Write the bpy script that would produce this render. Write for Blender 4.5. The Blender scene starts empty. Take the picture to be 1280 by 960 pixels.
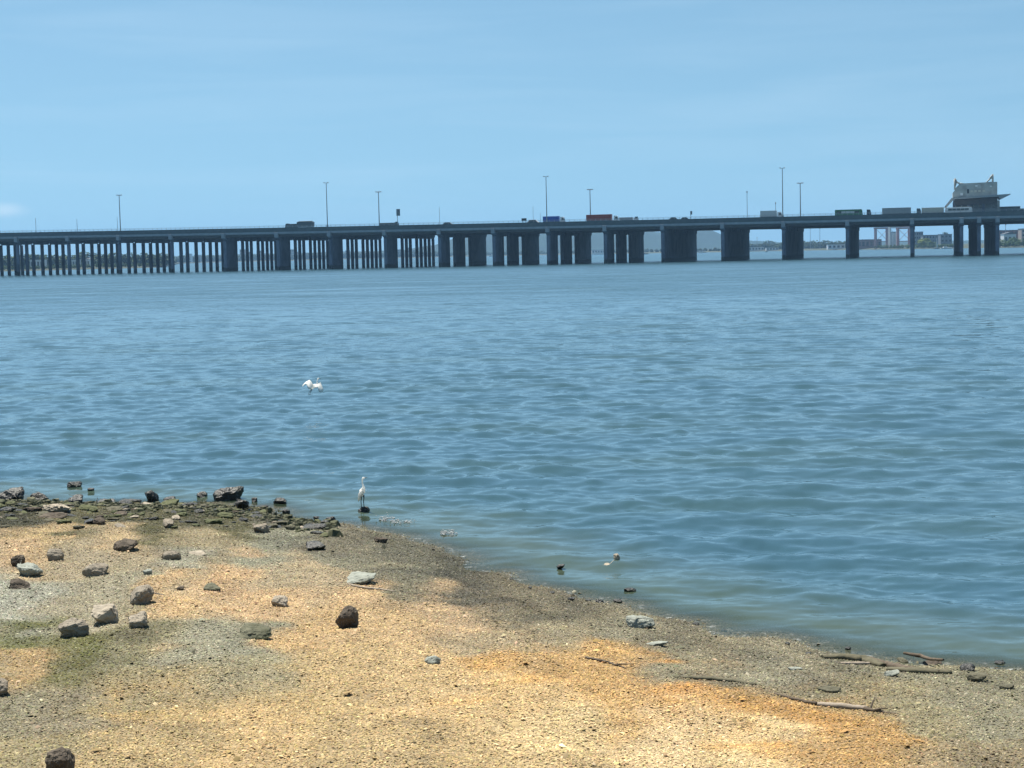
import bpy, bmesh, math, random
import numpy as np
from mathutils import Vector, Matrix, noise as mnoise

random.seed(7)
rng = np.random.default_rng(11)
scene = bpy.context.scene
COL = scene.collection
R = math.radians

# ------------------------------------------------------------------ camera
FPX, CX, CY, CAMH = 2134.0, 640.0, 480.0, 6.0
PITCH, ROLL = R(4.37), R(-1.29)
cam_d = bpy.data.cameras.new('camera')
cam_d.sensor_width = 36.0
cam_d.lens = FPX / 1280.0 * 36.0
cam_d.clip_start = 0.5
cam_d.clip_end = 60000
cam = bpy.data.objects.new('camera', cam_d)
COL.objects.link(cam)
MROT = Matrix.Rotation(math.pi / 2 - PITCH, 3, 'X') @ Matrix.Rotation(ROLL, 3, 'Z')
cam.matrix_world = Matrix.Translation((0, 0, CAMH)) @ MROT.to_4x4()
scene.camera = cam
MN = np.array(MROT)
CP = np.array([0, 0, CAMH])


def ray(px, py):
    v = np.array([(px - CX) / FPX, -(py - CY) / FPX, -1.0])
    return MN @ v


def project(P):
    """world points (n,3) -> pixels of the 1280x960 frame"""
    q = (np.asarray(P, float) - CP) @ MN
    z = -q[..., 2]
    return CX + q[..., 0] / z * FPX, CY - q[..., 1] / z * FPX, z


def on_plane(px, py, z=0.0):
    d = ray(px, py)
    t = (z - CAMH) / d[2]
    return CP + d * t


def at_dist(px, D, z=0.0):
    """world point at forward distance D whose picture column is px (height z)"""
    x = (px - CX) / FPX * D
    for _ in range(6):
        u, v, _z = project([x, D, z])
        x += (px - u) / FPX * D
    return np.array([x, D, z])


def horizon_y(px):
    p = at_dist(px, 1e6, CAMH)
    return project(p)[1]


def z_at(px, py, D):
    """height of the thing seen at (px,py) at distance D"""
    d = ray(px, py)
    return CAMH + d[2] / d[1] * D


# ------------------------------------------------------------------ helpers
def tag(o, label=None, cat=None, group=None, kind=None):
    if label: o['label'] = label
    if cat: o['category'] = cat
    if group: o['group'] = group
    if kind: o['kind'] = kind
    return o


def empty(name, loc=(0, 0, 0), rz=0.0, label=None, cat=None, group=None):
    o = bpy.data.objects.new(name, None)
    o.empty_display_size = 0.3
    o.location = loc
    o.rotation_euler = (0, 0, rz)
    COL.objects.link(o)
    return tag(o, label, cat, group)


def link_mesh(name, me, mats, parent=None, smooth=False):
    o = bpy.data.objects.new(name, me)
    COL.objects.link(o)
    if not isinstance(mats, (list, tuple)): mats = [mats]
    for m in mats: me.materials.append(m)
    if smooth:
        me.shade_smooth()
    if parent: o.parent = parent
    return o


def from_bm(name, bm, mats, parent=None, smooth=False):
    me = bpy.data.meshes.new(name)
    bmesh.ops.recalc_face_normals(bm, faces=bm.faces)
    bm.to_mesh(me); bm.free()
    return link_mesh(name, me, mats, parent, smooth)


def np_mesh(name, V, F, mats, parent=None, smooth=False):
    """V (n,3); F (m,k) with constant k"""
    me = bpy.data.meshes.new(name)
    V = np.ascontiguousarray(V, np.float32); F = np.ascontiguousarray(F, np.int32)
    m, k = F.shape
    me.vertices.add(len(V)); me.vertices.foreach_set('co', V.ravel())
    me.loops.add(m * k); me.loops.foreach_set('vertex_index', F.ravel())
    me.polygons.add(m)
    me.polygons.foreach_set('loop_start', np.arange(0, m * k, k, dtype=np.int32))
    if smooth:
        me.polygons.foreach_set('use_smooth', np.ones(m, bool))
    me.update(calc_edges=True)
    return link_mesh(name, me, mats, parent)


def add_box(bm, c, s, bevel=0.0, rz=0.0, mi=0):
    ret = bmesh.ops.create_cube(bm, size=1.0)
    vs = ret['verts']
    M = Matrix.Translation(c) @ Matrix.Rotation(rz, 4, 'Z') @ Matrix.Diagonal((s[0], s[1], s[2], 1))
    bmesh.ops.transform(bm, matrix=M, verts=vs)
    fs = set(f for v in vs for f in v.link_faces)
    for f in fs: f.material_index = mi
    if bevel > 0:
        es = list(set(e for v in vs for e in v.link_edges))
        r = bmesh.ops.bevel(bm, geom=es, offset=bevel, segments=2, affect='EDGES', profile=0.6)
        for f in r['faces']: f.material_index = mi


def add_cyl(bm, c, r, h, axis='Z', seg=14, r2=None, mi=0):
    M = Matrix.Translation(c)
    if axis == 'Y': M = M @ Matrix.Rotation(math.pi / 2, 4, 'X')
    if axis == 'X': M = M @ Matrix.Rotation(math.pi / 2, 4, 'Y')
    ret = bmesh.ops.create_cone(bm, cap_ends=True, segments=seg, radius1=r, radius2=r if r2 is None else r2, depth=h, matrix=M)
    for f in set(f for v in ret['verts'] for f in v.link_faces): f.material_index = mi


def add_prism(bm, poly, y0, y1, mi=0):
    """polygon in x-z extruded along y"""
    a = [bm.verts.new((x, y0, z)) for x, z in poly]
    b = [bm.verts.new((x, y1, z)) for x, z in poly]
    n = len(poly)
    fs = [bm.faces.new(a), bm.faces.new(b[::-1])]
    for i in range(n):
        fs.append(bm.faces.new((a[i], b[i], b[(i + 1) % n], a[(i + 1) % n])))
    for f in fs: f.material_index = mi


def add_tube(bm, pts, rad, seg=8, mi=0, flat=1.0):
    """loft through points with radii; closed ends. flat scales radius in the vertical normal"""
    pts = [Vector(p) for p in pts]
    rings = []
    n = len(pts)
    for i, p in enumerate(pts):
        t = (pts[min(i + 1, n - 1)] - pts[max(i - 1, 0)]).normalized()
        ref = Vector((0, 0, 1)) if abs(t.z) < 0.9 else Vector((0, 1, 0))
        sx = t.cross(ref).normalized(); sy = sx.cross(t).normalized()
        r = rad[i]
        rx, ry = (r if isinstance(r, tuple) else (r, r * flat))
        rings.append([bm.verts.new(p + sx * math.cos(a) * rx + sy * math.sin(a) * ry)
                      for a in [2 * math.pi * k / seg for k in range(seg)]])
    for i in range(n - 1):
        for k in range(seg):
            f = bm.faces.new((rings[i][k], rings[i][(k + 1) % seg], rings[i + 1][(k + 1) % seg], rings[i + 1][k]))
            f.material_index = mi; f.smooth = True
    for rr in (rings[0][::-1], rings[-1]):
        f = bm.faces.new(rr); f.material_index = mi


# ------------------------------------------------------------------ materials
def lin(c):
    c = np.asarray(c, float) / 255.0
    return np.where(c <= 0.04045, c / 12.92, ((c + 0.055) / 1.055) ** 2.4)


def new_mat(name):
    m = bpy.data.materials.new(name); m.use_nodes = True
    nt = m.node_tree
    return m, nt, nt.nodes['Principled BSDF']


def noise_mat(name, c1, c2, scale=4.0, rough=0.8, bump=0.0, detail=6.0, c3=None, scale3=0.7, bump_dist=0.05, spec=0.3, space='Object', metal=0.0):
    m, nt, b = new_mat(name)
    N, L = nt.nodes, nt.links
    tc = N.new('ShaderNodeTexCoord')
    vec = tc.outputs['Object']
    if space == 'World':
        g = N.new('ShaderNodeNewGeometry'); vec = g.outputs['Position']
    nz = N.new('ShaderNodeTexNoise'); nz.inputs['Scale'].default_value = scale; nz.inputs['Detail'].default_value = detail
    nz.inputs['Roughness'].default_value = 0.65
    L.new(vec, nz.inputs['Vector'])
    rp = N.new('ShaderNodeValToRGB')
    rp.color_ramp.elements[0].position = 0.32; rp.color_ramp.elements[1].position = 0.68
    rp.color_ramp.elements[0].color = (*c1, 1); rp.color_ramp.elements[1].color = (*c2, 1)
    L.new(nz.outputs['Fac'], rp.inputs['Fac'])
    out = rp.outputs['Color']
    if c3 is not None:
        n3 = N.new('ShaderNodeTexNoise'); n3.inputs['Scale'].default_value = scale3; n3.inputs['Detail'].default_value = 4
        L.new(vec, n3.inputs['Vector'])
        r3 = N.new('ShaderNodeValToRGB'); r3.color_ramp.elements[0].position = 0.48; r3.color_ramp.elements[1].position = 0.62
        L.new(n3.outputs['Fac'], r3.inputs['Fac'])
        mx = N.new('ShaderNodeMix'); mx.data_type = 'RGBA'
        L.new(r3.outputs['Color'], mx.inputs[0]); L.new(out, mx.inputs[6]); mx.inputs[7].default_value = (*c3, 1)
        out = mx.outputs[2]
    L.new(out, b.inputs['Base Color'])
    b.inputs['Roughness'].default_value = rough
    b.inputs['Specular IOR Level'].default_value = spec
    b.inputs['Metallic'].default_value = metal
    if bump > 0:
        bp = N.new('ShaderNodeBump'); bp.inputs['Strength'].default_value = bump; bp.inputs['Distance'].default_value = bump_dist
        L.new(nz.outputs['Fac'], bp.inputs['Height']); L.new(bp.outputs['Normal'], b.inputs['Normal'])
    return m


M = {}
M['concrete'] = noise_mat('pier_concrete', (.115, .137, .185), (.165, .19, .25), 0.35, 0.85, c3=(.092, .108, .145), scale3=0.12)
TIDE = M['concrete']
# tide stain on everything built of pier concrete: dark weed below about two metres, ragged upper edge
_nt = TIDE.node_tree; _b = _nt.nodes['Principled BSDF']; _src = _b.inputs['Base Color'].links[0].from_socket
_g = _nt.nodes.new('ShaderNodeNewGeometry'); _s = _nt.nodes.new('ShaderNodeSeparateXYZ'); _nt.links.new(_g.outputs['Position'], _s.inputs[0])
_n = _nt.nodes.new('ShaderNodeTexNoise'); _n.inputs['Scale'].default_value = .8; _nt.links.new(_g.outputs['Position'], _n.inputs['Vector'])
_m = _nt.nodes.new('ShaderNodeMath'); _m.operation = 'MULTIPLY_ADD'; _m.inputs[1].default_value = 2.0; _nt.links.new(_n.outputs['Fac'], _m.inputs[0]); _nt.links.new(_s.outputs['Z'], _m.inputs[2])
_r = _nt.nodes.new('ShaderNodeMapRange'); _r.inputs[1].default_value = 2.6; _r.inputs[2].default_value = 3.4; _nt.links.new(_m.outputs[0], _r.inputs[0])
_x = _nt.nodes.new('ShaderNodeMix'); _x.data_type = 'RGBA'; _nt.links.new(_r.outputs[0], _x.inputs[0]); _x.inputs[6].default_value = (.03, .035, .03, 1); _nt.links.new(_src, _x.inputs[7])
_nt.links.new(_x.outputs[2], _b.inputs['Base Color'])
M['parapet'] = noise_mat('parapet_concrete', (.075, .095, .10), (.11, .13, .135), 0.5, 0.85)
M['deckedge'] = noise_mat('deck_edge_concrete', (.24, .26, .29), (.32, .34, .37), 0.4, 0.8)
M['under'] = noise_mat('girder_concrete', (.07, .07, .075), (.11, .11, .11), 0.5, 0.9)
M['asphalt'] = noise_mat('asphalt', (.045, .045, .045), (.06, .06, .06), 3, 0.9)
M['steel'] = noise_mat('galvanised_steel', (.22, .23, .24), (.32, .33, .34), 2, 0.5, metal=0.3)
M['darksteel'] = noise_mat('dark_steel', (.05, .055, .06), (.09, .09, .10), 2, 0.6)
M['lampgrey'] = noise_mat('lamp_housing', (.30, .31, .32), (.42, .43, .44), 3, 0.5)
M['tyre'] = noise_mat('tyre_rubber', (.015, .015, .015), (.03, .03, .03), 8, 0.9)
M['glass'] = noise_mat('dark_glass', (.02, .025, .03), (.03, .035, .04), 2, 0.08, spec=0.6)


def paint(name, c, var=0.82, rough=0.45):
    c = tuple(c)
    return noise_mat(name, tuple(x * var for x in c), c, 0.9, rough, spec=0.4)


M['p_blue'] = paint('blue_paint', (.02, .09, .45))
M['p_red'] = paint('rust_red_paint', (.32, .06, .035))
M['p_white'] = paint('white_paint', (.78, .78, .76), .9)
M['p_grey'] = paint('grey_paint', (.30, .33, .34))
M['p_pale'] = paint('pale_grey_paint', (.55, .58, .58), .9)
M['p_dkgrey'] = paint('slate_paint', (.09, .12, .13))
M['p_green'] = paint('green_paint', (.04, .17, .06))
M['p_beige'] = paint('beige_paint', (.55, .53, .44))
M['p_dark'] = paint('dark_paint', (.03, .035, .04))
M['p_silver'] = paint('silver_paint', (.4, .42, .43))
M['p_stone'] = noise_mat('gatehouse_cladding', (.34, .36, .34), (.46, .47, .44), 0.4, 0.7, c3=(.30, .30, .28), scale3=.3)
M['sign'] = paint('sign_back', (.16, .20, .22))

# ------------------------------------------------------------------ world and sun
SUN_EL, SUN_AZ = R(67), R(-38)   # azimuth measured from +Y (ahead), negative = left
world = bpy.data.worlds.new('World'); scene.world = world; world.use_nodes = True
wn = world.node_tree; WN, WL = wn.nodes, wn.links
bg = WN['Background']
sky = WN.new('ShaderNodeTexSky'); sky.sky_type = 'NISHITA'; sky.sun_disc = False
sky.sun_elevation = SUN_EL; sky.sun_rotation = SUN_AZ
sky.air_density = 1.0; sky.dust_density = 0.3; sky.ozone_density = 3.0; sky.altitude = 0
tint = WN.new('ShaderNodeMix'); tint.data_type = 'RGBA'; tint.blend_type = 'MULTIPLY'
tint.inputs[0].default_value = 1.0; tint.inputs[7].default_value = (0.88, 1.02, 0.885, 1)
# look a little higher into the sky dome so that the horizon keeps the clear blue of the day
stc = WN.new('ShaderNodeTexCoord')
sof = WN.new('ShaderNodeVectorMath'); sof.inputs[1].default_value = (0, 0, 0.16)
WL.new(stc.outputs['Generated'], sof.inputs[0])
snm = WN.new('ShaderNodeVectorMath'); snm.operation = 'NORMALIZE'
WL.new(sof.outputs[0], snm.inputs[0]); WL.new(snm.outputs[0], sky.inputs['Vector'])
WL.new(sky.outputs['Color'], tint.inputs[6])
# thin high cloud, very faint
wtc = WN.new('ShaderNodeTexCoord')
wmp = WN.new('ShaderNodeMapping'); wmp.inputs['Scale'].default_value = (2.2, 2.2, 26.0)
wmp.inputs['Rotation'].default_value = (0.0, 0.05, 0.3)
WL.new(wtc.outputs['Generated'], wmp.inputs['Vector'])
wnz = WN.new('ShaderNodeTexNoise'); wnz.inputs['Scale'].default_value = 2.0; wnz.inputs['Detail'].default_value = 5
wnz.inputs['Distortion'].default_value = 0.6
WL.new(wmp.outputs['Vector'], wnz.inputs['Vector'])
wrp = WN.new('ShaderNodeMapRange'); wrp.inputs[1].default_value = 0.45; wrp.inputs[2].default_value = 0.85
wrp.inputs[3].default_value = 0.0; wrp.inputs[4].default_value = 0.10
WL.new(wnz.outputs['Fac'], wrp.inputs[0])
cm = WN.new('ShaderNodeMix'); cm.data_type = 'RGBA'
WL.new(wrp.outputs[0], cm.inputs[0]); WL.new(tint.outputs[2], cm.inputs[6]); cm.inputs[7].default_value = (7.2, 8.2, 8.8, 1)
# one small soft cloud low on the left
cd = Vector(ray(4, 263)).normalized()
c1 = WN.new('ShaderNodeVectorMath'); c1.operation = 'SUBTRACT'; c1.inputs[1].default_value = cd; WL.new(wtc.outputs['Generated'], c1.inputs[0])
c2 = WN.new('ShaderNodeVectorMath'); c2.operation = 'MULTIPLY'; c2.inputs[1].default_value = (55, 55, 200); WL.new(c1.outputs[0], c2.inputs[0])
c3 = WN.new('ShaderNodeVectorMath'); c3.operation = 'LENGTH'; WL.new(c2.outputs[0], c3.inputs[0])
cnz = WN.new('ShaderNodeTexNoise'); cnz.inputs['Scale'].default_value = 60; cnz.inputs['Detail'].default_value = 4; WL.new(wtc.outputs['Generated'], cnz.inputs['Vector'])
c4 = WN.new('ShaderNodeMath'); c4.operation = 'ADD'; WL.new(c3.outputs['Value'], c4.inputs[0]); WL.new(cnz.outputs['Fac'], c4.inputs[1])
c5 = WN.new('ShaderNodeMapRange'); c5.interpolation_type = 'SMOOTHSTEP'; c5.inputs[1].default_value = 1.6; c5.inputs[2].default_value = .5; c5.inputs[3].default_value = 0; c5.inputs[4].default_value = .5
WL.new(c4.outputs[0], c5.inputs[0])
c6 = WN.new('ShaderNodeMix'); c6.data_type = 'RGBA'; WL.new(c5.outputs[0], c6.inputs[0]); WL.new(cm.outputs[2], c6.inputs[6]); c6.inputs[7].default_value = (6.0, 7.0, 7.6, 1)
WL.new(c6.outputs[2], bg.inputs['Color'])
bg.inputs['Strength'].default_value = 0.079

sun_d = bpy.data.lights.new('sun', 'SUN'); sun_d.energy = 5.0; sun_d.angle = R(0.5); sun_d.color = (1.0, 0.94, 0.84)
sun = bpy.data.objects.new('sun', sun_d); COL.objects.link(sun)
sdir = Vector((math.sin(SUN_AZ) * math.cos(SUN_EL), math.cos(SUN_AZ) * math.cos(SUN_EL), math.sin(SUN_EL)))
sun.rotation_euler = sdir.to_track_quat('Z', 'Y').to_euler()
sun.location = (0, 30, 60)

scene.view_settings.view_transform = 'Standard'
scene.view_settings.look = 'None'
scene.view_settings.exposure = 0.9
scene.view_settings.gamma = 1.0
scene.view_settings.use_curve_mapping = False
scene.render.engine = 'CYCLES'
scene.cycles.use_denoising = True
scene.cycles.max_bounces = 6
scene.cycles.transparent_max_bounces = 12
scene.cycles.volume_bounces = 0
scene.cycles.caustics_reflective = False
scene.cycles.caustics_refractive = False

# ------------------------------------------------------------------ terrain
shore_px = [(0, 622), (60, 629), (130, 630), (200, 631), (262, 630), (318, 634), (352, 645), (400, 653), (440, 659), (500, 671), (560, 694),
            (640, 724), (700, 743), (780, 763), (880, 786), (960, 800), (1050, 815), (1150, 829), (1280, 838)]
S = np.array([on_plane(x, y)[:2] for x, y in shore_px])
left_ext = np.array([[-160, 62], [-90, 56], [-40, 48], [-22, 45.5]])
dl = S[-1] - S[-3]
right_ext = np.array([S[-1] + dl * k for k in (1.0, 2.2)] + [[40, 2], [90, -20], [200, -60]])
S = np.vstack([left_ext, S, right_ext])


def sdf(x, y):
    """signed distance to the waterline, positive on land (towards the camera)"""
    x = np.atleast_1d(np.asarray(x, float)); y = np.atleast_1d(np.asarray(y, float))
    best = np.full(x.shape, 1e18)
    for a, b in zip(S[:-1], S[1:]):
        ab = b - a
        t = np.clip(((x - a[0]) * ab[0] + (y - a[1]) * ab[1]) / (ab @ ab), 0, 1)
        best = np.minimum(best, (x - a[0] - t * ab[0]) ** 2 + (y - a[1] - t * ab[1]) ** 2)
    ys = np.interp(x, S[:, 0], S[:, 1])
    return np.sqrt(best) * np.where(y < ys, 1, -1)


def wob(x, y, s, seed):
    r = np.random.default_rng(seed)
    o = np.zeros(np.shape(x))
    for i in range(7):
        a = r.uniform(0, math.pi * 2); k = s * r.uniform(0.6, 1.9)
        o = o + np.sin(k * (np.cos(a) * x + np.sin(a) * y) + r.uniform(0, 6.28)) / 7 ** .5
    return o


def ground_z(x, y):
    d = sdf(x, y)
    d = d + 0.18 * wob(np.asarray(x), np.asarray(y), 2.2, 5)
    land = 1.15 * (1 - np.exp(-np.maximum(d, 0) / 7.0))
    sea = -0.10 * np.maximum(-d, 0)
    z = land + np.maximum(sea, -3.0)
    amp = np.clip(d / 4, 0.12, 1)
    z = z + amp * (0.045 * wob(x, y, 1.1, 1) + 0.02 * wob(x, y, 3.5, 2))
    return z


def on_ground(px, py):
    d = ray(px, py)
    p = on_plane(px, py)
    for _ in range(25):
        z = float(ground_z(p[0], p[1])[0])
        t = (z - CAMH) / d[2]
        q = CP + d * t
        p = p * 0.4 + q * 0.6
    p[2] = float(ground_z(p[0], p[1])[0])
    return p


# colour patches of the shell beach: (pixel, colour it shows in the sun)
patches = [
    (30, 640, 70, 72, 46), (150, 642, 84, 86, 56), (250, 642, 78, 80, 50), (350, 648, 78, 75, 56), (90, 655, 104, 102, 62), (200, 656, 100, 98, 58), (290, 657, 100, 98, 58),
    (50, 673, 190, 163, 112), (150, 675, 190, 165, 120), (250, 670, 172, 156, 116), (350, 672, 150, 149, 124), (430, 680, 124, 118, 95), (500, 690, 112, 110, 90),
    (30, 690, 197, 166, 120), (110, 692, 176, 160, 125), (220, 702, 165, 162, 138), (330, 692, 158, 157, 130), (430, 702, 140, 137, 112), (520, 710, 114, 112, 92), (565, 708, 90, 90, 74),
    (20, 740, 168, 168, 148), (140, 735, 166, 158, 128), (200, 742, 198, 166, 115), (300, 722, 207, 171, 120), (400, 716, 185, 165, 126), (500, 727, 135, 130, 104), (600, 737, 100, 97, 80),
    (20, 770, 174, 174, 154), (110, 772, 168, 158, 128), (220, 764, 206, 171, 116), (330, 752, 215, 178, 124), (450, 747, 207, 173, 122), (560, 762, 195, 165, 120), (650, 752, 128, 120, 95), (700, 764, 112, 107, 86),
    (20, 796, 110, 112, 54), (100, 803, 114, 114, 54), (170, 812, 140, 134, 94), (250, 800, 165, 161, 132), (310, 802, 150, 148, 122), (400, 792, 205, 170, 112), (500, 792, 206, 173, 118),
    (600, 792, 180, 160, 120), (700, 790, 160, 148, 115), (780, 788, 140, 134, 108), (850, 797, 128, 122, 98),
    (10, 838, 186, 154, 98), (90, 832, 122, 118, 62), (200, 842, 165, 150, 105), (300, 830, 165, 156, 118), (400, 840, 200, 170, 112), (550, 840, 212, 179, 120), (640, 835, 216, 168, 88), (740, 838, 204, 162, 92), (850, 828, 150, 142, 112), (950, 828, 142, 136, 110), (1050, 832, 125, 121, 98),
    (20, 890, 150, 142, 110), (100, 885, 154, 142, 110), (200, 880, 190, 160, 100), (350, 880, 196, 166, 105), (500, 880, 200, 170, 112), (650, 870, 216, 182, 120), (750, 872, 216, 172, 98), (850, 858, 207, 153, 72), (950, 882, 206, 156, 74), (1050, 862, 150, 140, 104), (1150, 862, 146, 142, 114), (1250, 862, 134, 130, 104),
    (20, 940, 166, 151, 106), (150, 930, 186, 160, 105), (300, 930, 206, 173, 112), (500, 930, 196, 168, 112), (700, 925, 221, 191, 130), (850, 925, 226, 196, 140), (950, 935, 222, 192, 132), (1010, 905, 202, 152, 72), (1100, 920, 192, 150, 80), (1150, 895, 158, 147, 108), (1250, 900, 150, 144, 114), (1250, 950, 152, 136, 100),
]
PA = np.array(patches, float)
PCOL = lin(PA[:, 2:5])


def beach_colour(P):
    """albedo-like colour (linear) of the beach at world points, wet dark band included"""
    n = len(P)
    wx = P[:, 0] + 0.22 * wob(P[:, 0], P[:, 1], 2.0, 21) + .08 * wob(P[:, 0], P[:, 1], 7.0, 23)
    wy = P[:, 1] + 0.7 * wob(P[:, 0], P[:, 1], 1.6, 22) + .25 * wob(P[:, 0], P[:, 1], 6.0, 24)
    Q = np.stack([wx, np.maximum(wy, 13.0), P[:, 2]], 1)
    u, v, _ = project(Q)
    u = np.clip(u, -60, 1340); v = np.clip(v, 560, 990)
    out = np.zeros((n, 3))
    for i in range(0, n, 20000):
        d2 = ((u[i:i + 20000, None] - PA[None, :, 0]) / 1.7) ** 2 + (v[i:i + 20000, None] - PA[None, :, 1]) ** 2 + 60.0
        w = d2 ** -2.2
        out[i:i + 20000] = (w @ PCOL) / w.sum(1, keepdims=True)
    d = sdf(P[:, 0], P[:, 1])
    x, y = P[:, 0], P[:, 1]
    mott = 1 + .10 * wob(x, y, 3.0, 61) * wob(x, y, .8, 62) + .07 * wob(x, y, 9.0, 63)
    dl_ = d + .35 * wob(x, y, .9, 64)
    strand = np.exp(-((dl_ - 1.6) / .10) ** 2) * .30 + np.exp(-((dl_ - 3.1) / .13) ** 2) * .22 + np.exp(-((dl_ - 5.2) / .12) ** 2) * .16
    strand = strand * np.clip(.5 + .8 * wob(x, y, 1.7, 65), 0, 1)
    out = out * np.clip(mott * (1 - strand), .5, 1.4)[:, None]
    sub = np.clip((0.15 - d) / 0.6, 0, 1)[:, None]
    wet = np.array([0.20, 0.185, 0.135])
    lum = out @ np.array([.3, .6, .1])
    out = lum[:, None] + (out - lum[:, None]) * .84
    out = np.clip(out * (lum[:, None] / .30) ** .12, .004, 1) * np.array([.97, .96, .93])
    return out * (1 - sub) + wet * sub


ALB = 0.605     # measured sunlit colour -> base colour

m, nt, b = new_mat('shell_chips')
at = nt.nodes.new('ShaderNodeVertexColor'); at.layer_name = 'tone'
nt.links.new(at.outputs['Color'], b.inputs['Base Color'])
b.inputs['Roughness'].default_value = 0.8; b.inputs['Specular IOR Level'].default_value = 0.1
M['chips'] = m

m, nt, b = new_mat('beach_bed')
N, L = nt.nodes, nt.links
at = N.new('ShaderNodeVertexColor'); at.layer_name = 'tone'
g = N.new('ShaderNodeNewGeometry')
vo = N.new('ShaderNodeTexVoronoi'); vo.inputs['Scale'].default_value = 42; L.new(g.outputs['Position'], vo.inputs['Vector'])
hs = N.new('ShaderNodeHueSaturation'); L.new(at.outputs['Color'], hs.inputs['Color'])
mr = N.new('ShaderNodeMapRange'); mr.inputs[3].default_value = 0.45; mr.inputs[4].default_value = 1.25
sp = N.new('ShaderNodeSeparateColor'); L.new(vo.outputs['Color'], sp.inputs[0]); L.new(sp.outputs[0], mr.inputs[0])
L.new(mr.outputs[0], hs.inputs['Value']); L.new(hs.outputs['Color'], b.inputs['Base Color'])
bp = N.new('ShaderNodeBump'); bp.inputs['Strength'].default_value = 0.9; bp.inputs['Distance'].default_value = 0.012
L.new(vo.outputs['Distance'], bp.inputs['Height']); L.new(bp.outputs['Normal'], b.inputs['Normal'])
b.inputs['Roughness'].default_value = 0.85
M['bed'] = m


def set_tone(me, rgb, domain='POINT'):
    a = me.color_attributes.new('tone', 'FLOAT_COLOR', domain)
    c = np.ones((len(rgb), 4), np.float32); c[:, :3] = rgb
    a.data.foreach_set('color', c.ravel())


# ground sheet: fine in the middle, coarse to the sides
gx = np.concatenate([np.linspace(-160, -18, 40, endpoint=False), np.linspace(-18, 18, 240), np.linspace(18, 160, 40)[1:]])
gy = np.concatenate([np.linspace(-40, 10, 30, endpoint=False), np.linspace(10, 50, 260), np.linspace(50, 130, 40)[1:]])
GX, GY = np.meshgrid(gx, gy)
GZ = ground_z(GX.ravel(), GY.ravel())
V = np.stack([GX.ravel(), GY.ravel(), GZ], 1)
nx, ny = len(gx), len(gy)
ii = (np.arange(ny - 1)[:, None] * nx + np.arange(nx - 1)[None, :]).ravel()
F = np.stack([ii, ii + 1, ii + 1 + nx, ii + nx], 1)
beach = np_mesh('beach', V, F, M['bed'], smooth=True)
set_tone(beach.data, beach_colour(V) * ALB * 0.85)
beach['kind'] = 'structure'

# loose shell chips
NCH = 640000
r_ = np.sqrt(rng.uniform(13.5 ** 2, 45 ** 2, NCH * 2))
keep = rng.uniform(0, 1, len(r_)) < np.clip((30.0 / r_) ** 0.9, 0, 1)
a_ = rng.uniform(-0.40, 0.40, len(r_))
cx_, cy_ = r_ * np.sin(a_), r_ * np.cos(a_)
dd = sdf(cx_, cy_)
keep &= (dd > -1.6) & (np.abs(cx_) < 17.5)
cx_, cy_ = cx_[keep][:NCH], cy_[keep][:NCH]
dd = sdf(cx_, cy_)
n = len(cx_)
cz_ = ground_z(cx_, cy_)
K = 5
ang = (np.arange(K)[None, :] / K * 2 * np.pi) + rng.uniform(0, 6.28, (n, 1)) + rng.uniform(-.35, .35, (n, K))
size = rng.lognormal(math.log(0.0122), 0.30, (n, 1))
size[rng.uniform(0, 1, n) < .007] *= 2.1
asp = rng.uniform(0.5, 0.95, (n, 1))
rad = size * rng.uniform(0.75, 1.2, (n, K))
lx, ly = rad * np.cos(ang), rad * np.sin(ang) * asp
th = rng.uniform(0, 6.28, (n, 1))
lx, ly = lx * np.cos(th) - ly * np.sin(th), lx * np.sin(th) + ly * np.cos(th)
tx, ty = rng.normal(0, 0.30, (n, 1)), rng.normal(0, 0.30, (n, 1))
lift = size[:, 0] * rng.uniform(0.1, 0.7, n)
rim = np.stack([cx_[:, None] + lx, cy_[:, None] + ly, (cz_ + lift)[:, None] + lx * tx + ly * ty - size * 0.12], 2)
apx = np.stack([cx_, cy_, cz_ + lift + size[:, 0] * rng.uniform(0.15, 0.5, n)], 1)
CV = np.concatenate([rim, apx[:, None, :]], 1).reshape(-1, 3)
base = (np.arange(n) * (K + 1))[:, None]
CF = np.concatenate([np.stack([base[:, 0] + k, base[:, 0] + (k + 1) % K, base[:, 0] + K], 1) for k in range(K)], 0)
chips = np_mesh('shell_gravel', CV, CF, M['chips'])
ccol = beach_colour(np.stack([cx_, cy_, cz_], 1)) * ALB
ccol *= rng.lognormal(0.0, 0.25, (n, 1))
ccol *= 1 + rng.normal(0, 0.05, (n, 3))
pale = rng.uniform(0, 1, n) < 0.06
ccol[pale] = ccol[pale] * 1.3 + np.array([.10, .09, .075])
darkc = rng.uniform(0, 1, n) < 0.06
ccol[darkc] *= 0.55
ccol = np.clip(ccol, 0.01, 0.85)
set_tone(chips.data, np.repeat(ccol, K + 1, axis=0))
chips['kind'] = 'stuff'
chips['label'] = 'broken shell and gravel covering the beach in tan, grey and orange patches'
chips['category'] = 'shell gravel'

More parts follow.
